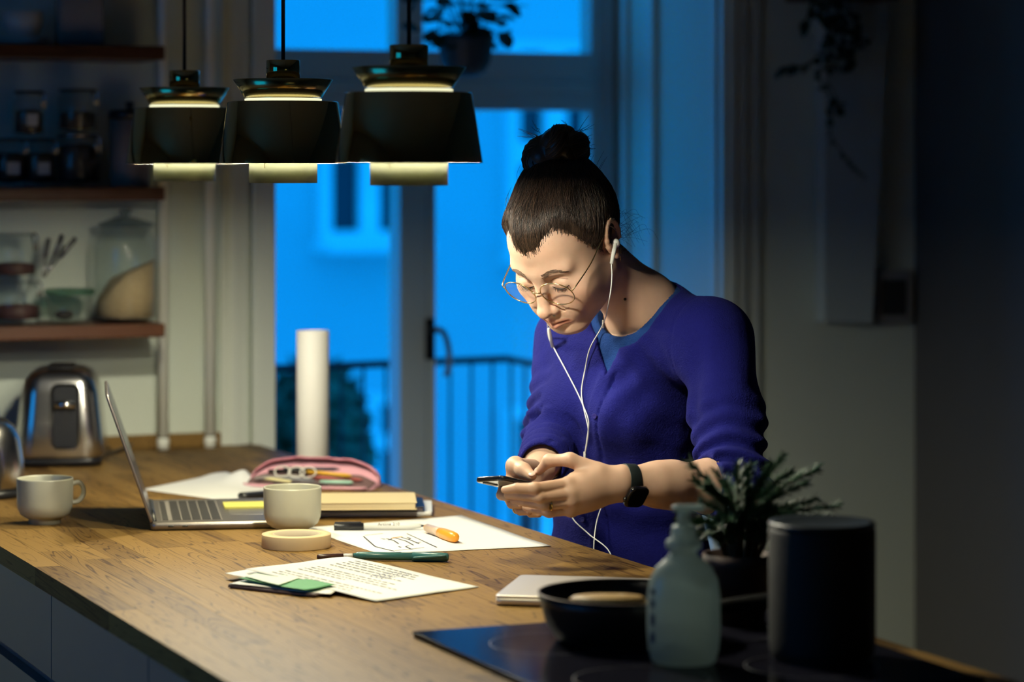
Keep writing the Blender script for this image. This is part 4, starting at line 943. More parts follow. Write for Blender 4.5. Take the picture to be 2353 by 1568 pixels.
# ================================================================== implicit surfaces for the figure
from mathutils.bvhtree import BVHTree
class Field:
    def __init__(s, lo, hi, h, big=.06):
        s.lo = np.array(lo, np.float32); s.h = h
        n = np.ceil((np.array(hi)-np.array(lo))/h).astype(int)+1
        s.ax = [s.lo[i]+h*np.arange(n[i], dtype=np.float32) for i in range(3)]
        s.f = np.full(n, big, np.float32); s.n = n
    def sl(s, lo, hi):
        r = []
        for i in range(3):
            a_ = int(max(0, math.floor((lo[i]-s.lo[i])/s.h))); b_ = int(min(s.n[i], math.ceil((hi[i]-s.lo[i])/s.h)+1))
            if b_ <= a_: return None, None
            r.append(slice(a_, b_))
        g = (s.ax[0][r[0]][:, None, None], s.ax[1][r[1]][None, :, None], s.ax[2][r[2]][None, None, :])
        return tuple(r), g
    def op(s, r, d, k, mode):
        a_ = s.f[r]
        if mode == 'u':
            h_ = np.maximum(k-np.abs(a_-d), 0)/k; s.f[r] = np.minimum(a_, d)-h_*h_*k*.25
        elif mode == 's':
            d = -d; h_ = np.maximum(k-np.abs(a_-d), 0)/k; s.f[r] = np.maximum(a_, d)+h_*h_*k*.25
        else:
            h_ = np.maximum(k-np.abs(a_-d), 0)/k; s.f[r] = np.maximum(a_, d)+h_*h_*k*.25
    def cap(s, a_, b_, ra, rb, k=.01, mode='u', off=0.):
        a_ = np.array(a_, np.float32); b_ = np.array(b_, np.float32); m = max(ra, rb)+.03+k+off
        r, g = s.sl(np.minimum(a_, b_)-m, np.maximum(a_, b_)+m)
        if r is None: return s
        ba = b_-a_; L2 = float(ba @ ba)+1e-12
        px, py, pz = g[0]-a_[0], g[1]-a_[1], g[2]-a_[2]
        t_ = np.clip((px*ba[0]+py*ba[1]+pz*ba[2])/L2, 0, 1)
        d = np.sqrt((px-ba[0]*t_)**2+(py-ba[1]*t_)**2+(pz-ba[2]*t_)**2)-(ra+(rb-ra)*t_)-off
        s.op(r, d, k, mode); return s
    def chain(s, pts, rad, k=.006, off=0.):
        for i_ in range(len(pts)-1): s.cap(pts[i_], pts[i_+1], rad[i_], rad[i_+1], k, off=off)
        return s
    def ell(s, c, rr, k=.01, mode='u', rot=None, off=0.):
        c = np.array(c, np.float32); m = max(rr)+.03+k+off
        r, g = s.sl(c-m, c+m)
        if r is None: return s
        px, py, pz = g[0]-c[0], g[1]-c[1], g[2]-c[2]
        if rot is not None:
            R_ = np.array(rot)      # columns = local axes
            px, py, pz = (px*R_[0, 0]+py*R_[1, 0]+pz*R_[2, 0]), (px*R_[0, 1]+py*R_[1, 1]+pz*R_[2, 1]), (px*R_[0, 2]+py*R_[1, 2]+pz*R_[2, 2])
        k0 = np.sqrt((px/rr[0])**2+(py/rr[1])**2+(pz/rr[2])**2); k1 = np.sqrt((px/rr[0]**2)**2+(py/rr[1]**2)**2+(pz/rr[2]**2)**2)+1e-9
        s.op(r, (k0*(k0-1)/k1-off).astype(np.float32), k, mode); return s
    def mesh(s, ):
        f = s.f; n = s.n; ins = f < 0
        cn = n-1
        def c(i, j, k): return ins[i:i+cn[0], j:j+cn[1], k:k+cn[2]]
        tot = sum(c(i, j, k).astype(np.int8) for i in (0, 1) for j in (0, 1) for k in (0, 1))
        act = (tot > 0) & (tot < 8); I = np.argwhere(act)
        idx = np.full(cn, -1, np.int32); idx[act] = np.arange(len(I))
        pos = np.zeros((len(I), 3)); cnt = np.zeros(len(I))
        for a_ in range(8):
            A_ = np.array(((a_ >> 2) & 1, (a_ >> 1) & 1, a_ & 1))
            for d_ in range(3):
                if A_[d_]: continue
                B_ = A_.copy(); B_[d_] = 1
                fa = f[I[:, 0]+A_[0], I[:, 1]+A_[1], I[:, 2]+A_[2]]; fb = f[I[:, 0]+B_[0], I[:, 1]+B_[1], I[:, 2]+B_[2]]
                cr = (fa < 0) != (fb < 0); t_ = np.where(cr, fa/np.where(cr, fa-fb, 1), 0)
                pos += np.where(cr[:, None], A_[None]+t_[:, None]*(B_-A_)[None], 0); cnt += cr
        V = s.lo+(I+pos/cnt[:, None])*s.h
        Q = []
        for d_ in range(3):
            a_ = [slice(0, n[i]) for i in range(3)]; b_ = list(a_)
            a_ = [slice(1, n[i]-1) for i in range(3)]; b_ = [slice(1, n[i]-1) for i in range(3)]
            a_[d_] = slice(0, n[d_]-1); b_[d_] = slice(1, n[d_])
            A_ = ins[tuple(a_)]; B_ = ins[tuple(b_)]; ch = A_ != B_
            E = np.argwhere(ch); fl_ = A_[ch]
            o_ = np.array([1, 1, 1]); o_[d_] = 0; E = E+o_
            u, v = [(1, 2), (2, 0), (0, 1)][d_]
            du = np.zeros(3, int); du[u] = 1; dv_ = np.zeros(3, int); dv_[v] = 1
            q = [idx[tuple((E-du-dv_).T)], idx[tuple((E-dv_).T)], idx[tuple(E.T)], idx[tuple((E-du).T)]]
            q = np.stack(q, 1); q[~fl_] = q[~fl_][:, ::-1]; Q.append(q)
        return V, np.concatenate(Q)
def relax(V, Q, it=2, lam=.5):
    a_ = np.concatenate([Q[:, 0], Q[:, 1], Q[:, 2], Q[:, 3]]); b_ = np.concatenate([Q[:, 1], Q[:, 2], Q[:, 3], Q[:, 0]])
    N_ = len(V)
    for _ in range(it):
        S = np.zeros((N_, 3)); c = np.bincount(a_, minlength=N_)+np.bincount(b_, minlength=N_)
        for i_ in range(3): S[:, i_] = np.bincount(a_, V[b_, i_], N_)+np.bincount(b_, V[a_, i_], N_)
        V = V+lam*(S/np.maximum(c, 1)[:, None]-V)
    return V
def np_mesh(name, V, Q, mat, parent, origin, attr=None):
    me = bpy.data.meshes.new(name); V = np.asarray(V)-np.array(origin)
    me.vertices.add(len(V)); me.vertices.foreach_set('co', V.astype(np.float32).ravel())
    me.loops.add(len(Q)*4); me.loops.foreach_set('vertex_index', Q.astype(np.int32).ravel())
    me.polygons.add(len(Q)); me.polygons.foreach_set('loop_start', np.arange(0, len(Q)*4, 4, dtype=np.int32)); me.polygons.foreach_set('loop_total', np.full(len(Q), 4, np.int32))
    me.polygons.foreach_set('use_smooth', np.ones(len(Q), bool)); me.update(); me.validate()
    if attr is not None:
        ca = me.color_attributes.new('tint', 'FLOAT_COLOR', 'POINT'); ca.data.foreach_set('color', np.concatenate([attr, np.ones((len(attr), 1))], 1).astype(np.float32).ravel())
    me.materials.append(mat); o = bpy.data.objects.new(name, me); COL.objects.link(o); o.parent = parent; return o
Rw, Dw, Zw = np.array((CT, -ST, 0)), np.array((ST, CT, 0)), np.array((0, 0, 1.))
def A3(v): return np.array(tuple(v))
# ------------------------------------------------------------------ person root
pel = cam(1440, 1340, 4.95)
person = thing('person', 'person in blue cardigan and round glasses looking down at a phone', 'person', (pel.x, pel.y, 0))
PO = A3(person.location)
# ------------------------------------------------------------------ head frame (x = person's left, -y = face, z = crown)
HA, HP, HS = math.radians(35.5), math.radians(39), 1.05
Lh = math.cos(HA)*Rw-math.sin(HA)*Dw
Fh = -math.cos(HP)*math.sin(HA)*Rw-math.cos(HP)*math.cos(HA)*Dw-math.sin(HP)*Zw
Uh = -math.sin(HP)*math.sin(HA)*Rw-math.sin(HP)*math.cos(HA)*Dw+math.cos(HP)*Zw
HM = np.stack([Lh, -Fh, Uh], 1)*HS                      # local -> world
ear_w = A3(cam(1403, 556, 4.66))
HO = ear_w-HM @ np.array((.077, .012, -.004))
def h2w(p): return np.asarray(p) @ HM.T+HO
def w2h(p): return (np.asarray(p)-HO) @ np.linalg.inv(HM).T
neck_w = A3(cam(1482, 708, 4.81)); neck2_w = A3(cam(1470, 800, 4.86))
nb, nb2 = w2h(neck_w), w2h(neck2_w)
H = Field((-.105, -.145, -.26), (.125, .135, .135), .0017)
H.ell((0, .012, .035), (.075, .097, .083), .02)
H.ell((0, -.040, .038), (.060, .055, .055), .03)
H.ell((0, -.030, -.028), (.061, .060, .072), .03)
H.ell((0, -.038, -.072), (.044, .050, .040), .03)
H.ell((0, -.083, -.101), (.019, .015, .014), .022)
for s_ in (-1, 1):
    H.cap((s_*.055, .002, -.048), (s_*.022, -.072, -.098), .019, .014, .025)
    H.ell((s_*.044, -.064, -.030), (.022, .020, .019), .022)
    H.cap((s_*.012, -.090, .017), (s_*.046, -.076, .019), .0095, .009, .018)
    H.ell((s_*.033, -.103, -.004), (.019, .015, .013), .014, 's')
    H.ell((s_*.032, -.0795, -.007), (.0155, .0145, .0125), .004)
    H.cap((s_*.018, -.0885, -.0125), (s_*.046, -.081, -.0115), .0028, .0026, .005)      # lower lid
    H.ell((s_*.046, -.040, -.036), (.021, .036, .042), .03)
    H.ell((s_*.028, -.084, -.058), (.016, .014, .022), .02)                          # cheek beside mouth
H.cap((0, -.092, .010), (0, -.1135, -.040), .0075, .0098, .012)
H.ell((0, -.1165, -.0445), (.0108, .0105, .0095), .008)
for s_ in (-1, 1):
    H.ell((s_*.0130, -.1035, -.0480), (.0072, .0095, .0078), .007)
    H.ell((s_*.0062, -.1095, -.0570), (.0038, .0050, .0040), .004, 's')
    H.cap((s_*.020, -.1005, -.044), (s_*.031, -.086, -.068), .0016, .0016, .008, 's')   # nasolabial fold
H.ell((0, -.0945, -.0655), (.017, .012, .012), .012)
for s_ in (-1, 1):
    H.cap((s_*.003, -.1065, -.0705), (s_*.0235, -.0935, -.0760), .0042, .0022, .006)
    H.cap((0, -.1050, -.0805), (s_*.0225, -.0930, -.0775), .0062, .0026, .006)
    H.cap((0, -.1120, -.0753), (s_*.024, -.0975, -.0765), .0016, .0012, .003, 's')
H.ell((0, -.1105, -.062), (.0030, .004, .008), .006, 's')
H.cap((-.012, -.1055, -.0905), (.012, -.1055, -.0905), .0022, .0022, .010, 's')
# ear
for s_ in (-1, 1):
    H.ell((s_*.0765, .016, .0), (.007, .017, .027), .008)
    pts = []
    for k in range(11):
        a_ = math.radians(-75+k*27); pts.append((s_*(.0835+.003*math.sin(a_)), .018+.0185*math.sin(math.radians(k*27-95+20))*1.0, .002+.030*math.sin(math.radians(100-k*25))))
    arc = [(s_*(.079+.006*math.sin(math.pi*k/10)), .017-.019*math.cos(math.radians(-35+k*24)), .002+.031*math.sin(math.radians(-35+k*24))) for k in range(11)]
    H.chain(arc, [.0040]*11, .004)
    H.ell((s_*.0868, .013, -.002), (.009, .0085, .012), .005, 's')
    H.ell((s_*.0855, .020, .014), (.006, .0055, .009), .005, 's')
    H.ell((s_*.0785, .012, -.0285), (.0052, .0075, .0090), .006)
    H.ell((s_*.0800, .0015, -.004), (.0050, .0045, .0065), .005)
# neck
H.cap((0, .030, -.045), tuple(nb), .050, .052, .03); H.cap(tuple(nb), tuple(nb2), .055, .075, .03)
H.cap((.045, .035, -.045), tuple(nb+np.array((.0, -.045, .02))), .012, .010, .03)
Vh, Qh = H.mesh(); Vh = relax(Vh, Qh, 1, .4)
# skin tint in head space: lips, cheeks; painted shade in mouth slit and nostrils
n_h = len(Vh); tint = np.ones((n_h, 3))
def seg_d(V, a_, b_):
    a_ = np.array(a_); b_ = np.array(b_); ba = b_-a_; t_ = np.clip(((V-a_) @ ba)/(ba @ ba), 0, 1); return np.linalg.norm(V-a_-t_[:, None]*ba, axis=1)
ax_ = Vh.copy(); ax_[:, 0] = np.abs(ax_[:, 0])
lip = np.minimum(seg_d(ax_, (.0, -.108, -.0715), (.0225, -.095, -.0762)), seg_d(ax_, (0, -.108, -.0805), (.021, -.094, -.0775)))
wl = np.clip((.0075-lip)/.0025, 0, 1)*(ax_[:, 1] < -.085)
tint = tint*(1-wl[:, None])+wl[:, None]*np.array((.88, .64, .60))
ml = seg_d(ax_, (0, -.109, -.0757), (.023, -.0965, -.0766)); wm = np.clip((.0032-ml)/.0018, 0, 1)
tint = tint*(1-wm[:, None])+wm[:, None]*np.array((.33, .14, .12))
ck_ = np.exp(-(((ax_-np.array((.046, -.078, -.034)))**2).sum(1))/(2*.018**2)); tint *= 1-ck_[:, None]*np.array((.0, .10, .11))
ns_ = np.exp(-(((ax_-np.array((.0, -.118, -.048)))**2).sum(1))/(2*.012**2)); tint *= 1-ns_[:, None]*np.array((.0, .08, .10))
er_ = np.exp(-(((ax_-np.array((.084, .016, .0)))**2).sum(1))/(2*.02**2)); tint *= 1-er_[:, None]*np.array((.0, .12, .14))
mole = np.linalg.norm(w2h(A3(cam(1436, 688, 4.70)))-Vh, axis=1)
nos = seg_d(ax_, (.0062, -.106, -.0585), (.0062, -.110, -.0585)); tint *= (1-.75*np.clip((.0042-nos)/.002, 0, 1))[:, None]
bvh_head = BVHTree.FromPolygons([tuple(v) for v in Vh], [tuple(q) for q in Qh])
def on_head(x, z, y0=-.2, off=0.):
    hit = bvh_head.ray_cast(Vector((x, y0, z)), Vector((0, 1, 0)))
    return Vector((x, (hit[0].y if hit[0] else -.09)-off, z))
headW = h2w(Vh)
# ------------------------------------------------------------------ arms and hands
def C3(*a_): return A3(cam(*a_))
HDD = .06
def C4(px, py, d_): return A3(cam(px, py, d_+HDD))
S_l, E_l, W_l = C3(1645, 780, 4.69), C3(1692, 1120, 4.575), C4(1432, 1111, 4.405)
S_r, E_r, W_r = C3(1300, 778, 4.96), C3(1268, 1000, 4.90), C4(1241, 1081, 4.585)
def arm(fieldpts, h_):
    lo = np.min([p for p, r_ in fieldpts], 0)-.06; hi = np.max([p for p, r_ in fieldpts], 0)+.06
    return Field(lo, hi, h_)
LH = dict(
    index=([C4(1306, 1113, 4.372), C4(1229, 1123, 4.345), C4(1188, 1122, 4.352), C4(1160, 1126, 4.366)], [.0105, .0090, .0080, .0062]),
    middle=([C4(1314, 1133, 4.366), C4(1240, 1143, 4.348), C4(1196, 1139, 4.360), C4(1166, 1138, 4.376)], [.0105, .0090, .0080, .0062]),
    ring=([C4(1316, 1153, 4.368), C4(1250, 1161, 4.356), C4(1208, 1154, 4.370), C4(1180, 1150, 4.386)], [.0100, .0086, .0077, .0060]),
    little=([C4(1312, 1172, 4.378), C4(1262, 1178, 4.374), C4(1230, 1172, 4.388), C4(1207, 1167, 4.402)], [.0092, .0077, .0068, .0054]))
LHp = [(W_l, .03), (E_l, .04)]+[(p, .01) for v in LH.values() for p in v[0]]
G = arm(LHp, .00165)
fa_dir = (E_l-W_l)/np.linalg.norm(E_l-W_l)
up_ = Zw-fa_dir*fa_dir[2]; up_ /= np.linalg.norm(up_)
for s_ in (-1, 1):                # oval wrist and forearm
    G.cap(W_l+up_*.0085*s_, W_l+fa_dir*.09+up_*.010*s_, .0185, .0255, .02)
G.cap(W_l+fa_dir*.07, W_l+fa_dir*.17, .030, .0395, .03); G.cap(W_l+fa_dir*.17, E_l, .0395, .042, .03)
Hk = C4(1400, 1110, 4.397)
for nm, o_ in (('index', .010), ('middle', .003), ('ring', -.004), ('little', -.010)):
    G.cap(W_l-fa_dir*.006+up_*o_, LH[nm][0][0], .0165, .0120, .014)
for nm in LH: G.chain(*LH[nm], k=.0016)
G.ell(C4(1350, 1132, 4.385), (.030, .020, .026), .015)
TH_l = [C4(1398, 1093, 4.40), C4(1310, 1057, 4.398), C4(1262, 1059, 4.412), C4(1238, 1084, 4.43)]
G.chain(TH_l, [.016, .0105, .0095, .0066], k=.008)
G.cap(C4(1375, 1090, 4.392), C4(1318, 1100, 4.385), .013, .009, .012)
for nm in LH:   # knuckles
    p = LH[nm][0][0]; G.ell(p-Dw*.003+Zw*.001, (.0090, .0090, .0090), .008)
    p = LH[nm][0][1]; G.ell(p-Dw*.001+Zw*.0008, (.0090, .0088, .0090), .005)
Vl, Ql = G.mesh(); Vl = relax(Vl, Ql, 1, .4)
RH = dict(
    index=([C4(1188, 1098, 4.490), C4(1158, 1120, 4.452), C4(1152, 1138, 4.425), C4(1166, 1144, 4.402)], [.0105, .0090, .0084, .0066]),
    middle=([C4(1196, 1110, 4.496), C4(1168, 1142, 4.458), C4(1176, 1158, 4.432), C4(1196, 1160, 4.410)], [.0105, .0090, .0082, .0066]),
    ring=([C4(1206, 1122, 4.500), C4(1184, 1160, 4.462), C4(1196, 1174, 4.438), C4(1216, 1176, 4.418)], [.0100, .0086, .0078, .0062]),
    little=([C4(1218, 1130, 4.505), C4(1206, 1166, 4.475), C4(1220, 1180, 4.450), C4(1238, 1182, 4.435)], [.0092, .0078, .0070, .0056]))
G2 = arm([(W_r, .03), (E_r, .04)]+[(p, .01) for v in RH.values() for p in v[0]], .00175)
fr_ = (E_r-W_r)/np.linalg.norm(E_r-W_r)
for s_ in (-1, 1): G2.cap(W_r+Rw*.008*s_, W_r+fr_*.09+Rw*.009*s_, .0185, .0245, .02)
G2.cap(W_r+fr_*.08, E_r, .030, .040, .03)
for nm in RH:
    G2.cap(W_r-fr_*.004, RH[nm][0][0], .0165, .0122, .012); G2.chain(*RH[nm], k=.0018)
TH_r = [C4(1222, 1078, 4.535), C4(1184, 1070, 4.470), C4(1203, 1081, 4.444), C4(1222, 1094, 4.424)]
G2.chain(TH_r, [.0165, .0125, .0112, .0082], k=.008)
G2.cap(C4(1184, 1074, 4.472), C4(1180, 1098, 4.482), .0125, .011, .012)
Vr, Qr = G2.mesh(); Vr = relax(Vr, Qr, 1, .4)
# ------------------------------------------------------------------ torso frame
BA = math.radians(43)
Lb = math.cos(BA)*Rw-math.sin(BA)*Dw; Bb = math.sin(BA)*Rw+math.cos(BA)*Dw     # left, back
TM = np.stack([Lb, Bb, Zw], 1); TO = A3(cam(1435, 1000, 4.89))
def t2w(p): return np.asarray(p) @ TM.T+TO
def w2t(p): return (np.asarray(p)-TO) @ TM
def torso(Fd, off=0., arms=True, legs=False):
    ch, be, hi = w2t(C3(1430, 925, 4.88)), w2t(C3(1440, 1130, 4.925)), w2t(C3(1446, 1330, 4.96))
    Fd.ell(ch, (.138+off, .098+off, .185+off), .04)
    Fd.ell(be, (.132+off, .100+off, .17+off), .06)
    Fd.ell(hi, (.160+off, .115+off, .16+off), .06)
    for s_ in (-1, 1):
        Fd.ell(ch+np.array((s_*.066, -.070, -.010)), (.056+off, .050+off, .056+off), .035)
    sl, sr, nk = w2t(S_l), w2t(S_r), w2t(neck_w)
    up = np.array((0, 0, .012))
    Fd.cap(sl*.88+sr*.12-up, sr*.88+sl*.12-up, .056+off, .056+off, .05)
    mid = (sl+sr)/2
    Fd.cap(nk+np.array((.02, .022, -.022)), sl*.92+sr*.08+up*.6, .052+off, .047+off, .05)
    Fd.cap(nk+np.array((-.02, .022, -.022)), sr*.92+sl*.08+up*.6, .052+off, .047+off, .05)
    Fd.cap(nk+np.array((0, .02, -.05)), ch+np.array((0, .02, .05)), .072+off, .10+off, .05)
# inner body core (under the clothes), joined with head and arms into one body
K = Field((-.27, -.24, -.34), (.27, .24, .32), .009)
torso(K, -.014)
Vk, Qk = K.mesh()
VB = [headW, Vl, Vr, t2w(Vk)]; QB = [Qh, Ql, Qr, Qk]
tb_ = [tint, np.ones((len(Vl), 3)), np.ones((len(Vr), 3)), np.ones((len(Vk), 3))]
off_ = 0; Qs = []
for v_, q_ in zip(VB, QB): Qs.append(q_+off_); off_ += len(v_)
skin = bpy.data.materials.new('skin'); skin.use_nodes = True
nt = skin.node_tree; n = nt.nodes; L = nt.links; bs = n['Principled BSDF']
at = n.new('ShaderNodeAttribute'); at.attribute_name = 'tint'
tc = n.new('ShaderNodeTexCoord'); nz = n.new('ShaderNodeTexNoise'); nz.inputs['Scale'].default_value = 60; nz.inputs['Detail'].default_value = 5; L.new(tc.outputs['Object'], nz.inputs['Vector'])
mx = n.new('ShaderNodeMix'); mx.data_type = 'RGBA'; mx.inputs['A'].default_value = (.57, .35, .238, 1); mx.inputs['B'].default_value = (.67, .44, .32, 1); L.new(nz.outputs['Fac'], mx.inputs['Factor'])
mm = n.new('ShaderNodeMix'); mm.data_type = 'RGBA'; mm.blend_type = 'MULTIPLY'; mm.inputs['Factor'].default_value = 1
L.new(mx.outputs['Result'], mm.inputs['A']); L.new(at.outputs['Color'], mm.inputs['B']); L.new(mm.outputs['Result'], bs.inputs['Base Color'])
bs.inputs['Roughness'].default_value = .46; bs.inputs['Subsurface Weight'].default_value = .12; bs.inputs['Subsurface Radius'].default_value = (.012, .005, .003); bs.inputs['Subsurface Scale'].default_value = 1.
nz2 = n.new('ShaderNodeTexNoise'); nz2.inputs['Scale'].default_value = 900; L.new(tc.outputs['Object'], nz2.inputs['Vector'])
bu = n.new('ShaderNodeBump'); bu.inputs['Strength'].default_value = .15; bu.inputs['Distance'].default_value = .0006; L.new(nz2.outputs['Fac'], bu.inputs['Height']); L.new(bu.outputs['Normal'], bs.inputs['Normal'])
body = np_mesh('body', np.concatenate(VB), np.concatenate(Qs), skin, person, PO, np.concatenate(tb_))
def child(mb, name, mat, parent=person, hs=False, **k):
    """mesh given in world (or head) space, stored relative to the person"""
    if hs: mb.v = [tuple(h2w(np.array(p))) for p in mb.v]
    mb.v = [tuple(np.array(p)-PO) for p in mb.v]; return mb.build(name, mat, parent, **k)
# ------------------------------------------------------------------ cardigan and shirt
def knit(name, col, sheen=.5):
    m = bpy.data.materials.new(name); m.use_nodes = True; nt = m.node_tree; n = nt.nodes; L = nt.links; b = n['Principled BSDF']
    tc = n.new('ShaderNodeTexCoord'); a_ = n.new('ShaderNodeTexNoise'); a_.inputs['Scale'].default_value = 14; a_.inputs['Detail'].default_value = 6; a_.inputs['Roughness'].default_value = .7
    L.new(tc.outputs['Object'], a_.inputs['Vector']); mx = n.new('ShaderNodeMix'); mx.data_type = 'RGBA'
    mx.inputs['A'].default_value = (*[c*.72 for c in col], 1); mx.inputs['B'].default_value = (*[c*1.25 for c in col], 1); L.new(a_.outputs['Fac'], mx.inputs['Factor']); L.new(mx.outputs['Result'], b.inputs['Base Color'])
    b.inputs['Roughness'].default_value = .9; b.inputs['Sheen Weight'].default_value = sheen; b.inputs['Sheen Roughness'].default_value = .5; b.inputs['Sheen Tint'].default_value = (*[min(1, c*2+.05) for c in col], 1)
    b.inputs['Specular IOR Level'].default_value = .2
    v = n.new('ShaderNodeTexNoise'); v.inputs['Scale'].default_value = 420; v.inputs['Detail'].default_value = 3; L.new(tc.outputs['Object'], v.inputs['Vector'])
    v2 = n.new('ShaderNodeTexNoise'); v2.inputs['Scale'].default_value = 30; v2.inputs['Detail'].default_value = 4; L.new(tc.outputs['Object'], v2.inputs['Vector'])
    ad = n.new('ShaderNodeMath'); ad.operation = 'MULTIPLY_ADD'; ad.inputs[1].default_value = 2.2; L.new(v2.outputs['Fac'], ad.inputs[0]); L.new(v.outputs['Fac'], ad.inputs[2])
    bu = n.new('ShaderNodeBump'); bu.inputs['Strength'].default_value = .8; bu.inputs['Distance'].default_value = .0022; L.new(ad.outputs[0], bu.inputs['Height']); L.new(bu.outputs['Normal'], b.inputs['Normal'])
    MATS[name] = m; return m
cardm = knit('ultramarine_wool', (.0055, .0068, .125), .12)
shirtm = knit('blue_jersey', (.008, .042, .18), .1)
CG = Field((-.28, -.40, -.36), (.45, .22, .33), .0036)
torso(CG, .006)
sl, el, wl_, sr, er, wr = [w2t(p) for p in (S_l, E_l, W_l, S_r, E_r, W_r)]
fl_dir = (wl_-el)/np.linalg.norm(wl_-el); frr = (wr-er)/np.linalg.norm(wr-er)
endl = el+fl_dir*.062; endr = er+frr*.225
CG.cap(sl, sl*.45+el*.55, .064, .057, .035); CG.cap(sl*.45+el*.55, el, .057, .054, .03); CG.cap(el, endl+fl_dir*.03, .055, .052, .03)
CG.cap(sr, er, .056, .045, .02); CG.cap(er, endr+frr*.03, .044, .039, .02)
chz = w2t(C3(1430, 925, 4.88))
# folds: bunched rings round the sleeves, drag lines over the chest
def axial(g, a_, b_):
    ba = b_-a_; L_ = np.linalg.norm(ba); u = ba/L_
    px, py, pz = g[0]-a_[0], g[1]-a_[1], g[2]-a_[2]; t_ = px*u[0]+py*u[1]+pz*u[2]
    r_ = np.sqrt(np.maximum(px**2+py**2+pz**2-t_**2, 0)); return t_, r_, L_, (px, py, pz)
g = (CG.ax[0][:, None, None], CG.ax[1][None, :, None], CG.ax[2][None, None, :])
t_, r_, L_, q_ = axial(g, sl, el)
wgt = np.exp(-((t_-L_*.86)/(.075))**2)*(r_ < .085)*(t_ > 0)*(t_ < L_+.06)
ph = t_*185+1.3*np.sin(q_[0]*34+q_[1]*21)+.9*np.sin(q_[1]*45+1)
CG.f += (.0062*np.sin(ph)*wgt).astype(np.float32)
t2_, r2_, L2_, q2 = axial(g, sl, el)
wg2 = np.exp(-((t2_-L2_*.45)/.07)**2)*(r2_ < .08)
CG.f += (.0028*np.sin(t2_*75+q2[1]*60+2*np.sin(q2[0]*30))*wg2).astype(np.float32)
t_, r_, L_, q_ = axial(g, sr, er)
wgt = np.exp(-((t_-L_*.92)/.07)**2)*(r_ < .075)*(t_ > 0)*(t_ < L_+.05)
CG.f += (.0055*np.sin(t_*190+1.2*np.sin(q_[0]*40))*wgt).astype(np.float32)
t_, r_, L_, q_ = axial(g, er, endr)
CG.f += (.004*np.sin(t_*170)*(r_ < .065)*(t_ > .02)*(t_ < L_)).astype(np.float32)
chz = w2t(C3(1430, 925, 4.88))
front = (g[1] < 0)
cr = np.exp(-((g[2]-(chz[2]-.02))/.13)**2)*np.exp(-((g[0]-.085)/.05)**2)*front
CG.f += (.0032*np.sin(g[0]*95-g[2]*70+1.5*np.sin(g[2]*22))*cr).astype(np.float32)
cr = np.exp(-((g[2]+.12)/.06)**2)*front
CG.f += (.0035*np.sin(g[2]*80+g[0]*14+1.2*np.sin(g[0]*18))*cr).astype(np.float32)
# crease where sleeve meets body (left armhole)
CG.cap(w2t(C3(1590, 800, 4.62)), w2t(C3(1588, 960, 4.60)), .004, .003, .03, 's')
sx_ = .72*sl+.28*sr; t3, r3, L3, q3 = axial(g, sx_, sl)       # armhole seam
seam_ = np.clip((.0035-np.abs(t3-L3*.62-.10*(q3[2]+.02)))/.003, 0, 1)*(r3 < .12)
CG.f += (.0022*seam_).astype(np.float32)
wr_ = np.exp(-((g[0]-.15)/.05)**2)*np.exp(-((g[2]-chz[2]-.03)/.09)**2)*front
CG.f += (.0030*np.sin(g[0]*120+g[2]*85+1.8*np.sin(g[2]*25+1))*wr_).astype(np.float32)
# placket: raised band down the front
vb = w2t(C3(1398, 862, 4.77)); pb = w2t(C3(1350, 1060, 4.79)); pe = w2t(C3(1340, 1300, 4.82))
xpl = np.where(g[2] > pb[2], vb[0]+(pb[0]-vb[0])*(vb[2]-g[2])/(vb[2]-pb[2]), pb[0]+(pe[0]-pb[0])*(pb[2]-g[2])/(pb[2]-pe[2]))
bandw = np.clip((.0155-np.abs(g[0]-xpl))/.003, 0, 1)*front*(g[2] < vb[2]+.005)
CG.f -= (.0020*bandw).astype(np.float32)
gro = np.clip((.0026-np.abs(g[0]-xpl-.0165))/.0022, 0, 1)*front*(g[2] < vb[2]+.005)
CG.f += (.0035*gro).astype(np.float32)
shirt = Field((-.16, -.2, .02), (.2, .16, .33), .004)
torso(shirt, .0015)
# openings
nk, nk2 = w2t(neck_w), w2t(neck2_w); nax = w2t(HO+0*HO); ndir = (nax-nk)/np.linalg.norm(nax-nk)
CG.cap(nk+ndir*.20, nk-ndir*.004+np.array((0, -.022, 0)), .088, .080, .006, 's')
shirt.cap(nk+ndir*.20, nk+ndir*.004+np.array((0, -.012, 0)), .074, .068, .004, 's')
vr_, vl_ = w2t(C3(1436, 786, 4.74)), w2t(C3(1338, 770, 4.80))
def tri(g, A_, B_, C_):           # signed distance to a triangle in the x-z plane (negative inside)
    d = None
    P_ = [(A_[0], A_[2]), (B_[0], B_[2]), (C_[0], C_[2])]
    ar = (P_[1][0]-P_[0][0])*(P_[2][1]-P_[0][1])-(P_[1][1]-P_[0][1])*(P_[2][0]-P_[0][0])
    if ar < 0: P_ = P_[::-1]
    for i_ in range(3):
        (x0, z0), (x1, z1) = P_[i_], P_[(i_+1) % 3]; l_ = math.hypot(x1-x0, z1-z0)
        e = -((x1-x0)*(g[2]-z0)-(z1-z0)*(g[0]-x0))/l_; d = e if d is None else np.maximum(d, e)
    return d
up3 = np.array((0, 0, .05))
wed = np.maximum(tri(g, vb, vr_+up3+np.array((.012, 0, 0)), vl_+up3), g[1]+.0)
CG.f = np.maximum(CG.f, -np.broadcast_to(wed, CG.f.shape).astype(np.float32))
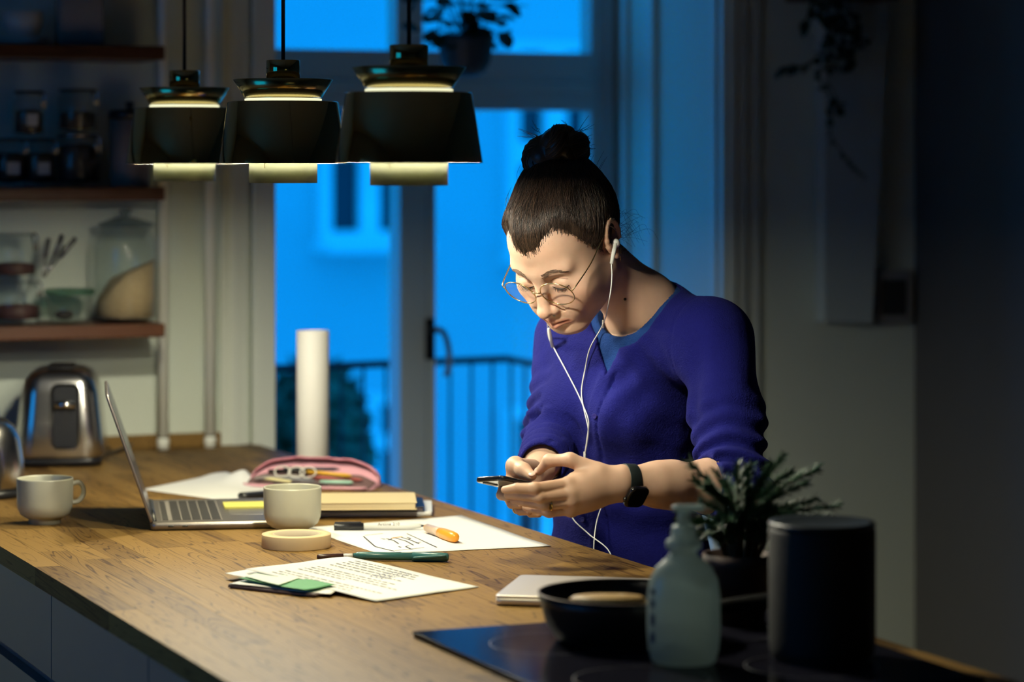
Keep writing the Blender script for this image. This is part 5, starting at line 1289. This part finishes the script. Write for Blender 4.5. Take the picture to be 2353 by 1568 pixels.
# cut sleeve ends and hollow them
for e_, d_ in ((endl, fl_dir), (endr, frr)):
    dd = ((g[0]-e_[0])*d_[0]+(g[1]-e_[1])*d_[1]+(g[2]-e_[2])*d_[2]); rr_ = np.sqrt((g[0]-e_[0])**2+(g[1]-e_[1])**2+(g[2]-e_[2])**2)
    CG.f = np.where(rr_ < .10, np.maximum(CG.f, dd), CG.f).astype(np.float32)
CG.cap(el+fl_dir*.03, endl+fl_dir*.05, .0455, .0465, .004, 's'); CG.cap(er+frr*.18, endr+frr*.05, .034, .0350, .004, 's')
# hem
hem = -.335
CG.f = np.maximum(CG.f, (hem-g[2])*np.ones_like(CG.f)).astype(np.float32)
Vc, Qc = CG.mesh(); Vc = relax(Vc, Qc, 1, .45); Vcw = t2w(Vc)
card = np_mesh('cardigan', Vcw, Qc, cardm, person, PO)
card['label'] = 'deep blue wool cardigan'
Vs_, Qs_ = shirt.mesh(); np_mesh('t_shirt', t2w(relax(Vs_, Qs_, 1, .4)), Qs_, shirtm, person, PO)['label'] = 'mid-blue crew neck shirt'
bvh_card = BVHTree.FromPolygons([tuple(v) for v in Vcw], [tuple(q) for q in Qc])
CAM = Vector((0, 0, EYE))
def on_card(px, py, lift=.002):
    d_ = (cam(px, py, 5.)-CAM).normalized(); hit = bvh_card.ray_cast(CAM, d_)
    return (hit[0]+hit[1]*lift, hit[1]) if hit[0] else (cam(px, py, 4.75), -Vector(Dw))
btnm = pm('violet_button', (.03, .025, .16), .2)
for (px, py) in ((1433, 797), (1367, 957), (1340, 1195)):
    p, nrm = on_card(px, py, .0008); q = nrm.to_track_quat('Z', 'Y').to_matrix().to_4x4(); q.translation = p
    child(MB().lathe([(0, 0), (.0044, 0), (.0050, .0009), (.0044, .0019), (.0032, .0014), (0, .0014)], 18, M=q), 'button', btnm, card)
# ------------------------------------------------------------------ trousers and shoes
jeans = pm('dark_trousers', (.02, .022, .035), .8, bump=.3, bscale=200)
LG = Field((-.26, -.2, -.36-.62), (.26, .22, -.26), .009)
zf = -TO[2]
LG = Field((-.27, -.24, zf+.02), (.27, .26, -.24), .010)
hi = w2t(C3(1446, 1330, 4.96)); LG.ell(hi, (.158, .113, .13), .04)
for s_ in (-1, 1):
    hp_, kn, an = hi+np.array((s_*.085, .0, -.06)), hi+np.array((s_*.10, -.02, -.44)), np.array((hi[0]+s_*.11, hi[1]+.02, zf+.09))
    LG.cap(hp_, kn, .082, .060, .05); LG.cap(kn, an, .060, .045, .03)
LG.f = np.maximum(LG.f, np.broadcast_to(LG.ax[2][None, None, :]-(-.275), LG.f.shape)).astype(np.float32)
Vg, Qg = LG.mesh(); np_mesh('trousers', t2w(relax(Vg, Qg, 1)), Qg, jeans, person, PO)
for s_ in (-1, 1):
    SH = Field((hi[0]+s_*.11-.06, hi[1]-.22, zf-.01), (hi[0]+s_*.11+.06, hi[1]+.12, zf+.13), .006)
    a_ = np.array((hi[0]+s_*.11, hi[1]+.045, zf+.036)); SH.cap(a_, a_+np.array((s_*.012, -.17, 0)), .036, .040, .02); SH.cap(a_+np.array((0, -.02, 0)), a_+np.array((0, -.02, .05)), .042, .046, .03)
    SH.f = np.maximum(SH.f, np.broadcast_to((zf+.001)-SH.ax[2][None, None, :], SH.f.shape)).astype(np.float32)
    Vq, Qq = SH.mesh(); np_mesh('shoe', t2w(Vq), Qq, pm('black_leather', (.015, .014, .013), .4), person, PO)
# ================================================================== hair
hairm = bpy.data.materials.new('dark_brown_hair'); hairm.use_nodes = True
nt = hairm.node_tree; n = nt.nodes; L = nt.links; b = n['Principled BSDF']
tc = n.new('ShaderNodeTexCoord'); mp = n.new('ShaderNodeMapping'); mp.inputs['Scale'].default_value = (150, 150, 30); L.new(tc.outputs['Object'], mp.inputs['Vector'])
nz = n.new('ShaderNodeTexNoise'); nz.inputs['Scale'].default_value = 3; L.new(mp.outputs[0], nz.inputs['Vector'])
mx = n.new('ShaderNodeMix'); mx.data_type = 'RGBA'; mx.inputs['A'].default_value = (.010, .006, .004, 1); mx.inputs['B'].default_value = (.055, .032, .020, 1)
L.new(nz.outputs['Fac'], mx.inputs['Factor']); L.new(mx.outputs['Result'], b.inputs['Base Color']); b.inputs['Roughness'].default_value = .42
MATS['hair'] = hairm
strm = hairm.copy(); strm.name = 'hair_strand'; nt2 = strm.node_tree; gi = nt2.nodes.new('ShaderNodeNewGeometry')
mx2 = [q for q in nt2.nodes if q.type == 'MIX'][0]
pw2 = nt2.nodes.new('ShaderNodeMath'); pw2.operation = 'POWER'; pw2.inputs[1].default_value = 1.8; nt2.links.new(gi.outputs['Random Per Island'], pw2.inputs[0]); nt2.links.new(pw2.outputs[0], mx2.inputs['Factor'])
mx2.inputs['A'].default_value = (.008, .005, .0035, 1); mx2.inputs['B'].default_value = (.13, .075, .045, 1)
BUN = np.array((.0, .080, .136))*1.0
SC_C, SC_R = np.array((0, .012, .035)), np.array((.075, .097, .083))
HR = Field((-.105, -.12, -.10), (.105, .145, .190), .0021)
T_h = .0105
HR.ell((0, .012, .035), (.075, .097, .083), .02)
HR.ell((0, -.040, .038), (.060, .055, .055), .03)
HR.ell((0, .042, .090), (.046, .046, .040), .03)
gx_, gy_, gz_ = HR.ax[0][:, None, None], HR.ax[1][None, :, None], HR.ax[2][None, None, :]
axx = np.abs(gx_)
# hairline height as a function of how far round the head (angle from the face)
HLX = [0, 10, 22, 36, 50, 62, 74, 86, 98, 108, 120, 150, 180]
HLZ = [.061, .065, .079, .084, .070, .038, .012, -.004, .012, -.012, -.045, -.070, -.074]
ang = np.degrees(np.arctan2(axx, -(gy_+.0)))*np.ones_like(gz_)
hl = np.interp(ang.ravel(), HLX, HLZ).reshape(ang.shape)
grow = np.clip((gz_-hl)/.032, 0, 1)
HR.f = np.maximum(HR.f-(-.0015+(T_h+.0015)*np.sqrt(grow)*(.75+.25*grow)), (hl-.004-gz_)*.75).astype(np.float32)
Vhr, Qhr = HR.mesh(); Vhr = relax(Vhr, Qhr, 2, .5)
cap_o = np_mesh('hair', h2w(Vhr), Qhr, hairm, person, PO)
cap_o['label'] = 'dark brown hair pulled up tightly'
bvh_hair = BVHTree.FromPolygons([tuple(v) for v in Vhr], [tuple(q) for q in Qhr])
rnd = random.Random(77)
def hl_at(a_deg): return float(np.interp(abs(a_deg), HLX, HLZ))
bun_base = Vector((0, .066, .108))
CC = Vector((0, .012, .035))
st = MB()
def strand(mb, pts, r0, r1):
    n_ = len(pts); mb.tube(pts, [r0+(r1-r0)*k/(n_-1) for k in range(n_)], 3, caps=False)
for i_ in range(2300):
    a_ = rnd.uniform(-180, 180); ar = math.radians(a_)
    z0 = hl_at(a_)+rnd.choice((0, 0, rnd.uniform(0, .05)))+rnd.gauss(-.0015, .0045)
    d0 = Vector((math.sin(ar), -math.cos(ar), 0)); st0 = Vector((0, 0, z0))+d0*.2
    hit = bvh_head.ray_cast(st0, -d0)
    if not hit[0]: continue
    p0 = hit[0]; j = Vector((rnd.uniform(-.02, .02), rnd.uniform(-.02, .02), rnd.uniform(-.012, .012)))
    u0 = (p0-CC); u1 = (bun_base+j-CC); pts = []
    ns = 11
    for k in range(ns):
        t_ = k/(ns-1); v = u0.lerp(u1, t_)
        dirv = v.normalized()
        h2 = bvh_hair.ray_cast(CC+dirv*.3, -dirv)
        base_ = h2[0] if h2[0] else CC+v
        base2 = base_+dirv*(.0006+.0014*rnd.random()*math.sin(math.pi*t_))
        pts.append(p0+(p0-CC).normalized()*.0004 if k == 0 else base2)
    strand(st, pts, .00032, .0008)
o = child(st, 'hair_strands', strm, cap_o, hs=True); o['kind'] = 'stuff'
# bun: thick twisted ropes wound round each other
bn = MB(); Bc = Vector(BUN)
ub = (Vector((0, .62, .78))).normalized(); e1 = Vector((1, 0, 0)); e2 = ub.cross(e1)
HB = Field(tuple(BUN-.095), tuple(BUN+.095), .0022)
def loop(phase, R_, r_, tiltx, tilty, hgt, a0, a1, n_=18):
    pts = []
    for k in range(n_+1):
        a_ = math.radians(a0+(a1-a0)*k/n_)
        v = e1*math.cos(a_)*R_+e2*math.sin(a_)*R_+ub*(hgt+tiltx*math.cos(a_)+tilty*math.sin(a_)); pts.append(Bc+v)
    return pts
def lobe(px, py, dd): return Vector(w2h(A3(cam(px, py, dd))))
db = depth(h2w(BUN))
LB = [(lobe(1252, 362, db-.01), .034), (lobe(1298, 345, db+.005), .040), (lobe(1275, 330, db-.02), .030), (lobe(1275, 385, db), .034)]
ropes = []
def ring(c, R_, axis, a0, a1, n_=18):
    ax = Vector(axis).normalized(); u = ax.orthogonal().normalized(); v = ax.cross(u)
    return [c+(u*math.cos(math.radians(a0+(a1-a0)*k/n_))+v*math.sin(math.radians(a0+(a1-a0)*k/n_)))*R_ for k in range(n_+1)]
for (c, R_, ax, a0, a1, r_) in ((LB[0][0], .020, (.3, -.5, .8), 0, 340, .0165), (LB[1][0], .025, (-.3, .2, 1), 30, 360, .0175), (LB[1][0], .026, (.8, -.5, .4), 0, 300, .0140), (LB[2][0], .018, (-.6, -.4, .7), 80, 380, .0140), (LB[3][0], .028, (0, .4, .9), 0, 350, .0165), (LB[0][0].lerp(LB[1][0], .5), .034, (.2, .9, .3), 20, 250, .0115)):
    ropes.append((ring(c, R_, ax, a0, a1), r_))
for c, r_ in LB: HB.ell(tuple(c), (r_*.75,)*3, .008)
for pts, r_ in ropes: HB.chain([tuple(p) for p in pts], [r_]*len(pts), .0025)
HB.cap(tuple(bun_base), tuple(BUN), .034, .028, .012)
Vb, Qb = HB.mesh(); Vb = relax(Vb, Qb, 1, .4)
bun = np_mesh('hair_bun', h2w(Vb), Qb, hairm, person, PO); bun['label'] = 'loosely wound hair bun on top of the head'
bvh_bun = BVHTree.FromPolygons([tuple(v) for v in Vb], [tuple(q) for q in Qb])
bs_ = MB()
for pts, r_ in ropes:
    n_ = len(pts)
    for q in range(60):
        ph = rnd.uniform(0, 6.28); tw = rnd.uniform(1.0, 2.4); P_ = []; k0 = rnd.randrange(0, n_//2); k1 = min(n_-1, k0+rnd.randrange(6, n_))
        for k in range(k0, k1+1):
            t_ = (pts[min(k+1, n_-1)]-pts[max(k-1, 0)]).normalized(); u = (pts[k]-Bc)+Vector((.001, 0, 0)); u = (u-t_*u.dot(t_)).normalized(); v = t_.cross(u); a_ = ph+tw*k/n_*3
            P_.append(pts[k]+(u*math.cos(a_)+v*math.sin(a_))*(r_+.0008+.0012*rnd.random()))
        if len(P_) > 3: strand(bs_, P_, .0008, .0006)
for q in range(70):                      # loose ends
    a_ = rnd.uniform(0, 6.28); p0 = Bc+(e1*math.cos(a_)+e2*math.sin(a_))*.035+ub*rnd.uniform(-.02, .03)
    dv_ = (p0-Bc).normalized()*rnd.uniform(.01, .028)+Vector((rnd.uniform(-.012, .012), rnd.uniform(-.01, .01), rnd.uniform(-.014, .008)))
    sd = (e1*-math.sin(a_)+e2*math.cos(a_))*rnd.uniform(-.02, .02)
    strand(bs_, smoothpts([p0, p0+dv_*.5+sd*.3, p0+dv_+sd], 4), .0005, .0003)
o = child(bs_, 'bun_strands', strm, bun, hs=True); o['kind'] = 'stuff'
fw = MB()                                 # flyaway hair at nape, temple and crown
for q in range(42):
    p0 = Vector((rnd.uniform(.0, .06), rnd.uniform(.06, .09), rnd.uniform(-.06, -.01))); p1 = p0+Vector((rnd.uniform(-.01, .02), rnd.uniform(.015, .04), rnd.uniform(-.015, .005))); p2 = p1+Vector((rnd.uniform(-.02, .015), rnd.uniform(-.005, .02), rnd.uniform(-.04, -.012)))
    strand(fw, smoothpts([p0, p1, p2], 5), .00022, .00015)
for q in range(60):
    a_ = rnd.uniform(35, 75); ar = math.radians(a_); z0 = hl_at(a_)+rnd.uniform(-.006, .006); d0 = Vector((math.sin(ar), -math.cos(ar), 0)); hit = bvh_head.ray_cast(Vector((0, 0, z0))+d0*.2, -d0)
    if hit[0]:
        p0 = hit[0]+d0*.0006; p1 = p0+Vector((.004, .008, .010))+d0*.003; p2 = p1+Vector((.002, .012, .012+rnd.uniform(-.01, .006)))+d0*.004
        strand(fw, smoothpts([p0, p1, p2], 4), .0003, .0002)
for q in range(40):
    a_ = rnd.uniform(0, 6.28); d0 = Vector((math.sin(a_)*.7, rnd.uniform(-.8, .7), .6)).normalized(); h2 = bvh_hair.ray_cast(CC+d0*.3, -d0)
    if h2[0]: strand(fw, smoothpts([h2[0], h2[0]+d0*.006+Vector((0, .012, .004)), h2[0]+d0*.008+Vector((0, .03, .006))], 4), .0003, .0002)
o = child(fw, 'flyaway_hairs', hairm, cap_o, hs=True); o['kind'] = 'stuff'
# brows and lashes
for s_ in (-1, 1):
    bw = MB(); la = MB()
    for q in range(110):
        t_ = rnd.random(); x_ = .014+.036*t_; z_ = .0175+.010*math.sin(t_*2.2)-.010*t_*t_+rnd.uniform(-.0040, .0040)*(1.1-.8*t_)
        p0 = on_head(s_*x_, z_, off=.0002); p1 = on_head(s_*(x_+.0055), z_+.0016*(1-2*t_), off=.0010); strand(bw, [p0, (p0+p1)/2+Vector((0, -.0004, 0)), p1], .00036, .0002)
    child(bw, 'eyebrow', pm('brow_hair', (.15, .085, .05), .6), hs=True)
    pts = []
    for k in range(13):
        t_ = k/12; x_ = .0175+.030*t_; z_ = -.0105-.0042*math.sin(math.pi*t_)+.001*t_; pts.append(on_head(s_*x_, z_, off=.0004))
    la.tube(pts, [.0005+.0006*math.sin(math.pi*k/12) for k in range(13)], 5)
    for k in range(2, 13):
        p = pts[k]
        for q in range(2): e_ = p+Vector((s_*(.001+.0035*k/12+rnd.uniform(-.0006, .0006)), -.0052, -.0036+rnd.uniform(-.0008, .0008))); strand(la, [p, (p+e_)/2+Vector((0, -.0004, -.0008)), e_], .00035, .00015)
    child(la, 'eyelashes', pm('lash', (.008, .005, .004), .6), hs=True)
    cr_ = MB().tube([on_head(s_*(.0165+.031*k/12), -.0005+.0055*math.sin(math.pi*k/12), off=-.0002) for k in range(13)], .00055, 5); child(cr_, 'eyelid_crease_shade', pm('crease_shade', (.30, .15, .10), .6), hs=True)  # dark strip paints the shade in the eyelid fold
# mole on the neck, nails, rings, earrings
gold = pm('gold', (.83, .55, .18), .2, 1.)
bvh_body = BVHTree.FromPolygons([tuple(v) for v in np.concatenate(VB)], [tuple(q) for q in np.concatenate(Qs)])
def on_body(px, py, lift=.0005):
    d_ = (cam(px, py, 5.)-CAM).normalized(); hit = bvh_body.ray_cast(CAM, d_)
    return (hit[0]+hit[1]*lift, hit[1]) if hit[0] else (cam(px, py, 4.5), -Vector(Dw))
p, nrm = on_body(1436, 688, 0); child(MB().ball(p, .0026, 10, 6), 'mole', pm('mole_brown', (.05, .025, .018), .6))
nailm = pm('fingernail', (.74, .50, .42), .22)
def nail(tip, prev, view, w_=.0058, l_=.0068):
    ax = Vector(tip-prev).normalized(); nn = Vector(view); nn = (nn-ax*nn.dot(ax)).normalized(); sd = ax.cross(nn)
    M_ = Matrix((( sd.x, ax.x, nn.x, 0), (sd.y, ax.y, nn.y, 0), (sd.z, ax.z, nn.z, 0), (0, 0, 0, 1))); return M_
M_ = nail(TH_r[3], TH_r[2], -Dw*.75+Zw*.65); M_.translation = Vector(TH_r[3])+Vector(-Dw*.75+Zw*.65).normalized()*.0062
m = MB().ball((0, 0, 0), (.0062, .0075, .0022), 14, 8); m.v = [tuple(M_ @ Vector(v)) for v in m.v]; child(m, 'fingernail', nailm)
M_ = nail(TH_l[3], TH_l[2], -Rw*.85+Zw*.2-Dw*.4); M_.translation = Vector(TH_l[3])+Vector(-Rw*.85+Zw*.2-Dw*.4).normalized()*.0050
m = MB().ball((0, 0, 0), (.0055, .0065, .0020), 14, 8); m.v = [tuple(M_ @ Vector(v)) for v in m.v]; child(m, 'fingernail', nailm)
def band(c, ax, r_, rt, name, mat, parent=person, rx=1., n_=28):
    ax = Vector(ax).normalized(); u = ax.orthogonal().normalized(); v = ax.cross(u); c = Vector(c)
    return child(MB().tube([c+(u*math.cos(2*math.pi*k/n_)+v*math.sin(2*math.pi*k/n_))*r_ for k in range(n_+1)], rt, 6, caps=False), name, mat, parent)
rp0, rp1 = LH['ring'][0][0], LH['ring'][0][1]
c_ = rp0*.22+rp1*.78; band(c_, rp1-rp0, .0103, .0010, 'finger_ring', gold)
child(MB().box((-.0022, -.0014, -.004), (.0022, .0014, .004), M=Matrix.Translation(Vector(c_)-Vector(Dw)*.0096-Vector(Zw)*.003)), 'ring_plate', gold)
rp0, rp1 = RH['ring'][0][1], RH['ring'][0][2]
band(rp0*.4+rp1*.6, rp1-rp0, .0092, .0014, 'finger_ring', pm('silver', (.85, .85, .82), .15, 1.))
for (x_, y_, z_) in ((.0800, .0135, -.0385), (.0805, .021, -.031)):
    c_ = h2w(np.array((x_, y_, z_))); band(c_, Lh*.3+(-Fh)*.2+Rw*.75, .0062 if y_ < .02 else .005, .0006, 'earring', gold)
# ================================================================== glasses
gm = MB(); glo = h2w(np.array((0, -.105, -.008)))
gt = thing('eyeglasses', 'round thin gold-rimmed glasses worn low on the nose', 'glasses', glo)
def gchild(mb, name, mat, parent=gt, **k):
    mb.v = [tuple(h2w(np.array(p))-glo) for p in mb.v]; return mb.build(name, mat, parent, **k)
wire = pm('gold_wire', (.62, .46, .24), .25, 1.)
lensm = glass_mat('lens_glass', (.96, .95, .96), 1.35, .01)
for s_ in (-1, 1):
    c_ = Vector((s_*.0355, -.1085, -.0105)); e1_ = Vector((1, s_*.10, 0)).normalized(); e2_ = Vector((0, -.16, 1)).normalized(); nn_ = e1_.cross(e2_).normalized()
    rim = [c_+e1_*.0285*math.cos(2*math.pi*k/40)+e2_*.0255*math.sin(2*math.pi*k/40) for k in range(41)]
    fr_o = gchild(MB().tube(rim, .0010, 6, caps=False), 'rim', wire)
    lm = MB(); cz = [c_+nn_*(.0012)]+[c_+e1_*.0278*math.cos(2*math.pi*k/32)+e2_*.0248*math.sin(2*math.pi*k/32) for k in range(32)]
    lm.add(cz, [(0, 1+k, 1+(k+1) % 32) for k in range(32)], True); gchild(lm, 'lens', lensm)
    gchild(MB().tube(smoothpts([c_+e1_*.0285*s_+e2_*.005, Vector((s_*.071, -.098, .0)), Vector((s_*.0765, -.05, .006)), Vector((s_*.0800, .0, .020)), Vector((s_*.0825, .018, .024)), Vector((s_*.080, .034, .0))], 6), [.0011]*20+[.0017]*11, 6), 'temple_arm', wire)
    gchild(MB().tube(smoothpts([c_-e1_*.026*s_-e2_*.008, Vector((s_*.010, -.106, -.018)), Vector((s_*.0095, -.103, -.022))], 4), .0006, 5).ball((s_*.0098, -.1035, -.0225), (.0016, .003, .004), 10, 6), 'nose_pad', lensm)
gchild(MB().tube(smoothpts([(-.0085, -.1125, -.006), (-.004, -.1160, -.0035), (.004, -.1160, -.0035), (.0085, -.1125, -.006)], 5), .0010, 6), 'bridge', wire)
# ================================================================== phone
TL_, TR_ = C4(1090, 1102, 4.425), C4(1154, 1098, 4.372)
wv_ = TR_-TL_; wv_ /= np.linalg.norm(wv_)
tl_ = math.radians(14); ch_ = np.array(wv_); hz = np.cross(Zw, wv_); hz /= np.linalg.norm(hz)
if hz @ Dw > 0: hz = -hz
av_ = math.cos(tl_)*hz+math.sin(tl_)*Zw; av_ -= wv_*(av_ @ wv_); av_ /= np.linalg.norm(av_)
nv_ = np.cross(wv_, av_)
if nv_[2] < 0: nv_ = -nv_
PL, PW, PT = .146, .071, .008
pc = (TL_+TR_)/2-av_*PL/2
ph = thing('phone', 'dark smartphone held in both hands', 'phone', pc)
PM = Matrix(((wv_[0], av_[0], nv_[0], 0), (wv_[1], av_[1], nv_[1], 0), (wv_[2], av_[2], nv_[2], 0), (0, 0, 0, 1)))
MB().rbox((0, 0, -PT/2), (PW, PL, PT), .010, seg=6, M=PM).build('case', pm('phone_black', (.012, .014, .02), .18, .3), ph, bevel=.0022)
MB().rbox((0, 0, PT/2), (PW-.006, PL-.006, .0004), .008, M=PM).build('screen', pm('phone_screen', (.02, .02, .025), .06), ph)
MB().rbox((0, 0, -PT/2-.0005), (PW-.004, PL-.004, .0005), .008, M=PM).build('back_glass', pm('phone_back', (.62, .66, .64), .12, .4), ph)
MB().rbox((-.018, PL/2-.020, -PT/2-.0019), (.012, .028, .0014), .0055, M=PM).build('camera_bump', blackp, ph)
# ================================================================== watch
fd = Vector(fa_dir); wc = Vector(W_l)+fd*.010
wt_ = thing('wrist_watch', 'black smart watch on the wrist nearest the camera', 'watch', wc)
u = Vector(up_); v = fd.cross(u).normalized()
if v.dot(Vector(Dw)) > 0: v = -v          # v points to the camera side
stp = MB(); n_ = 40; vs = []; fs = []
for k in range(n_):
    a_ = 2*math.pi*k/n_; rr0 = u*math.cos(a_)*.0300+v*math.sin(a_)*.0232; rr1 = u*math.cos(a_)*.0318+v*math.sin(a_)*.0252
    for (q, s_) in ((rr0, -.0105), (rr1, -.0105), (rr1, .0105), (rr0, .0105)): vs.append(q+fd*s_)
for k in range(n_):
    j = (k+1) % n_
    for q in range(4): q2 = (q+1) % 4; fs.append((k*4+q, k*4+q2, j*4+q2, j*4+q))
stp.add(vs, fs, True); stp.build('strap', pm('black_rubber_strap', (.010, .016, .016), .55), wt_, bevel=.0006)
fn = (v*.80-u*.60).normalized(); fu = fd.cross(fn).normalized(); cpos = v*.0215-u*.0155+fn*.0005
MW = Matrix(((fd.x, fu.x, fn.x, cpos.x), (fd.y, fu.y, fn.y, cpos.y), (fd.z, fu.z, fn.z, cpos.z), (0, 0, 0, 1)))
MB().rbox((0, 0, 0), (.036, .041, .0095), .010, seg=6, round_z=.003, M=MW).build('watch_case', pm('watch_black', (.006, .006, .007), .14, .2), wt_)
MB().rbox((0, 0, .0096), (.030, .035, .0004), .008, seg=6, M=MW).build('watch_face', pm('watch_glass', (.004, .004, .005), .04), wt_)
MB().tube([MW @ Vector((-.018, .006, .005)), MW @ Vector((-.0205, .006, .005))], .0035, 12).build('crown', pm('watch_crown', (.05, .05, .05), .25, .8), wt_)
# ================================================================== earphones
wm_ = pm('earphone_white', (.78, .78, .74), .4)
ep0 = h2w(np.array((.086, .011, -.006)))
et = thing('earphones', 'white wired earphones with in-line remote hanging over the cardigan', 'earphones', ep0)
def ec(mb, name, mat=wm_): mb.v = [tuple(Vector(p)-Vector(ep0)) for p in mb.v]; return mb.build(name, mat, et)
bud = Vector(ep0); stem_e = cam(1405, 606, depth(bud)-.012)
ec(MB().ball(bud, .0078, 16, 10), 'earbud'); ec(MB().tube([bud-Vector(Dw)*.004, stem_e], [.0040, .0030], 12), 'stem')
jn = on_card(1348, 1046, .004)[0]
def cardp(px, py, l_=.003): return on_card(px, py, l_)[0]
def cable(pts, r_=.00105): return MB().tube(smoothpts(pts, 8), r_, 7)
dch = depth(cardp(1340, 900))
c1 = [stem_e, cam(1406, 640, depth(stem_e)-.004), cam(1400, 690, depth(stem_e)-.002), cam(1386, 745, depth(cardp(1380, 800))-.012), cardp(1362, 800, .006), cardp(1347, 850), cardp(1339, 900), cardp(1345, 940), cardp(1355, 985), cardp(1352, 1020), jn]
ec(cable(c1), 'left_cable'); ec(MB().tube([c1[3]+Vector((0, 0, .007)), c1[3]-Vector((0, 0, .007))], .0017, 8), 'cable_sleeve')
dr = depth(cardp(1290, 800))
c2 = [h2w(np.array((-.088, .008, -.012))), h2w(np.array((-.085, -.02, -.07))), cam(1254, 712, dr-.02), cam(1258, 745, dr-.012), cardp(1266, 776, .005), cardp(1280, 808), cardp(1302, 850), cardp(1325, 895), cardp(1342, 930), cardp(1356, 968), cardp(1352, 1010), jn]
c2 = [Vector(p) for p in c2]
ec(cable(c2), 'right_cable')
ec(MB().tube([cam(1261, 756, depth(c2[3])), cardp(1274, 797, .004)], .0030, 10), 'remote')
ec(MB().tube([jn+Vector((0, 0, .006)), jn-Vector((0, 0, .009))], [.0022, .0026], 8), 'splitter')
e_ = T(1404, 1270, .9015)
pA = cardp(1317, 1184, .004); pB = cardp(1384, 1152, .004); pE = T(1366, 1258, .902); pE.x = CX1+.003; e_.x = CX1+.003
ec(cable([jn-Vector((0, 0, .009)), cardp(1345, 1080, .003), cardp(1336, 1130, .003), pA, pA.lerp(e_, .5)+Vector((-.004, 0, 0)), e_, e_+Vector((.003, .0, -.05)), e_+Vector((.006, 0, -.25))]), 'plug_cable')
ec(cable([pB+Vector((0, 0, .02)), pB, pB.lerp(pE, .45)+Vector((-.004, 0, 0)), pE, pE+Vector((.002, .0, -.04)), pE+Vector((.004, 0, -.12))]), 'slack_cable')
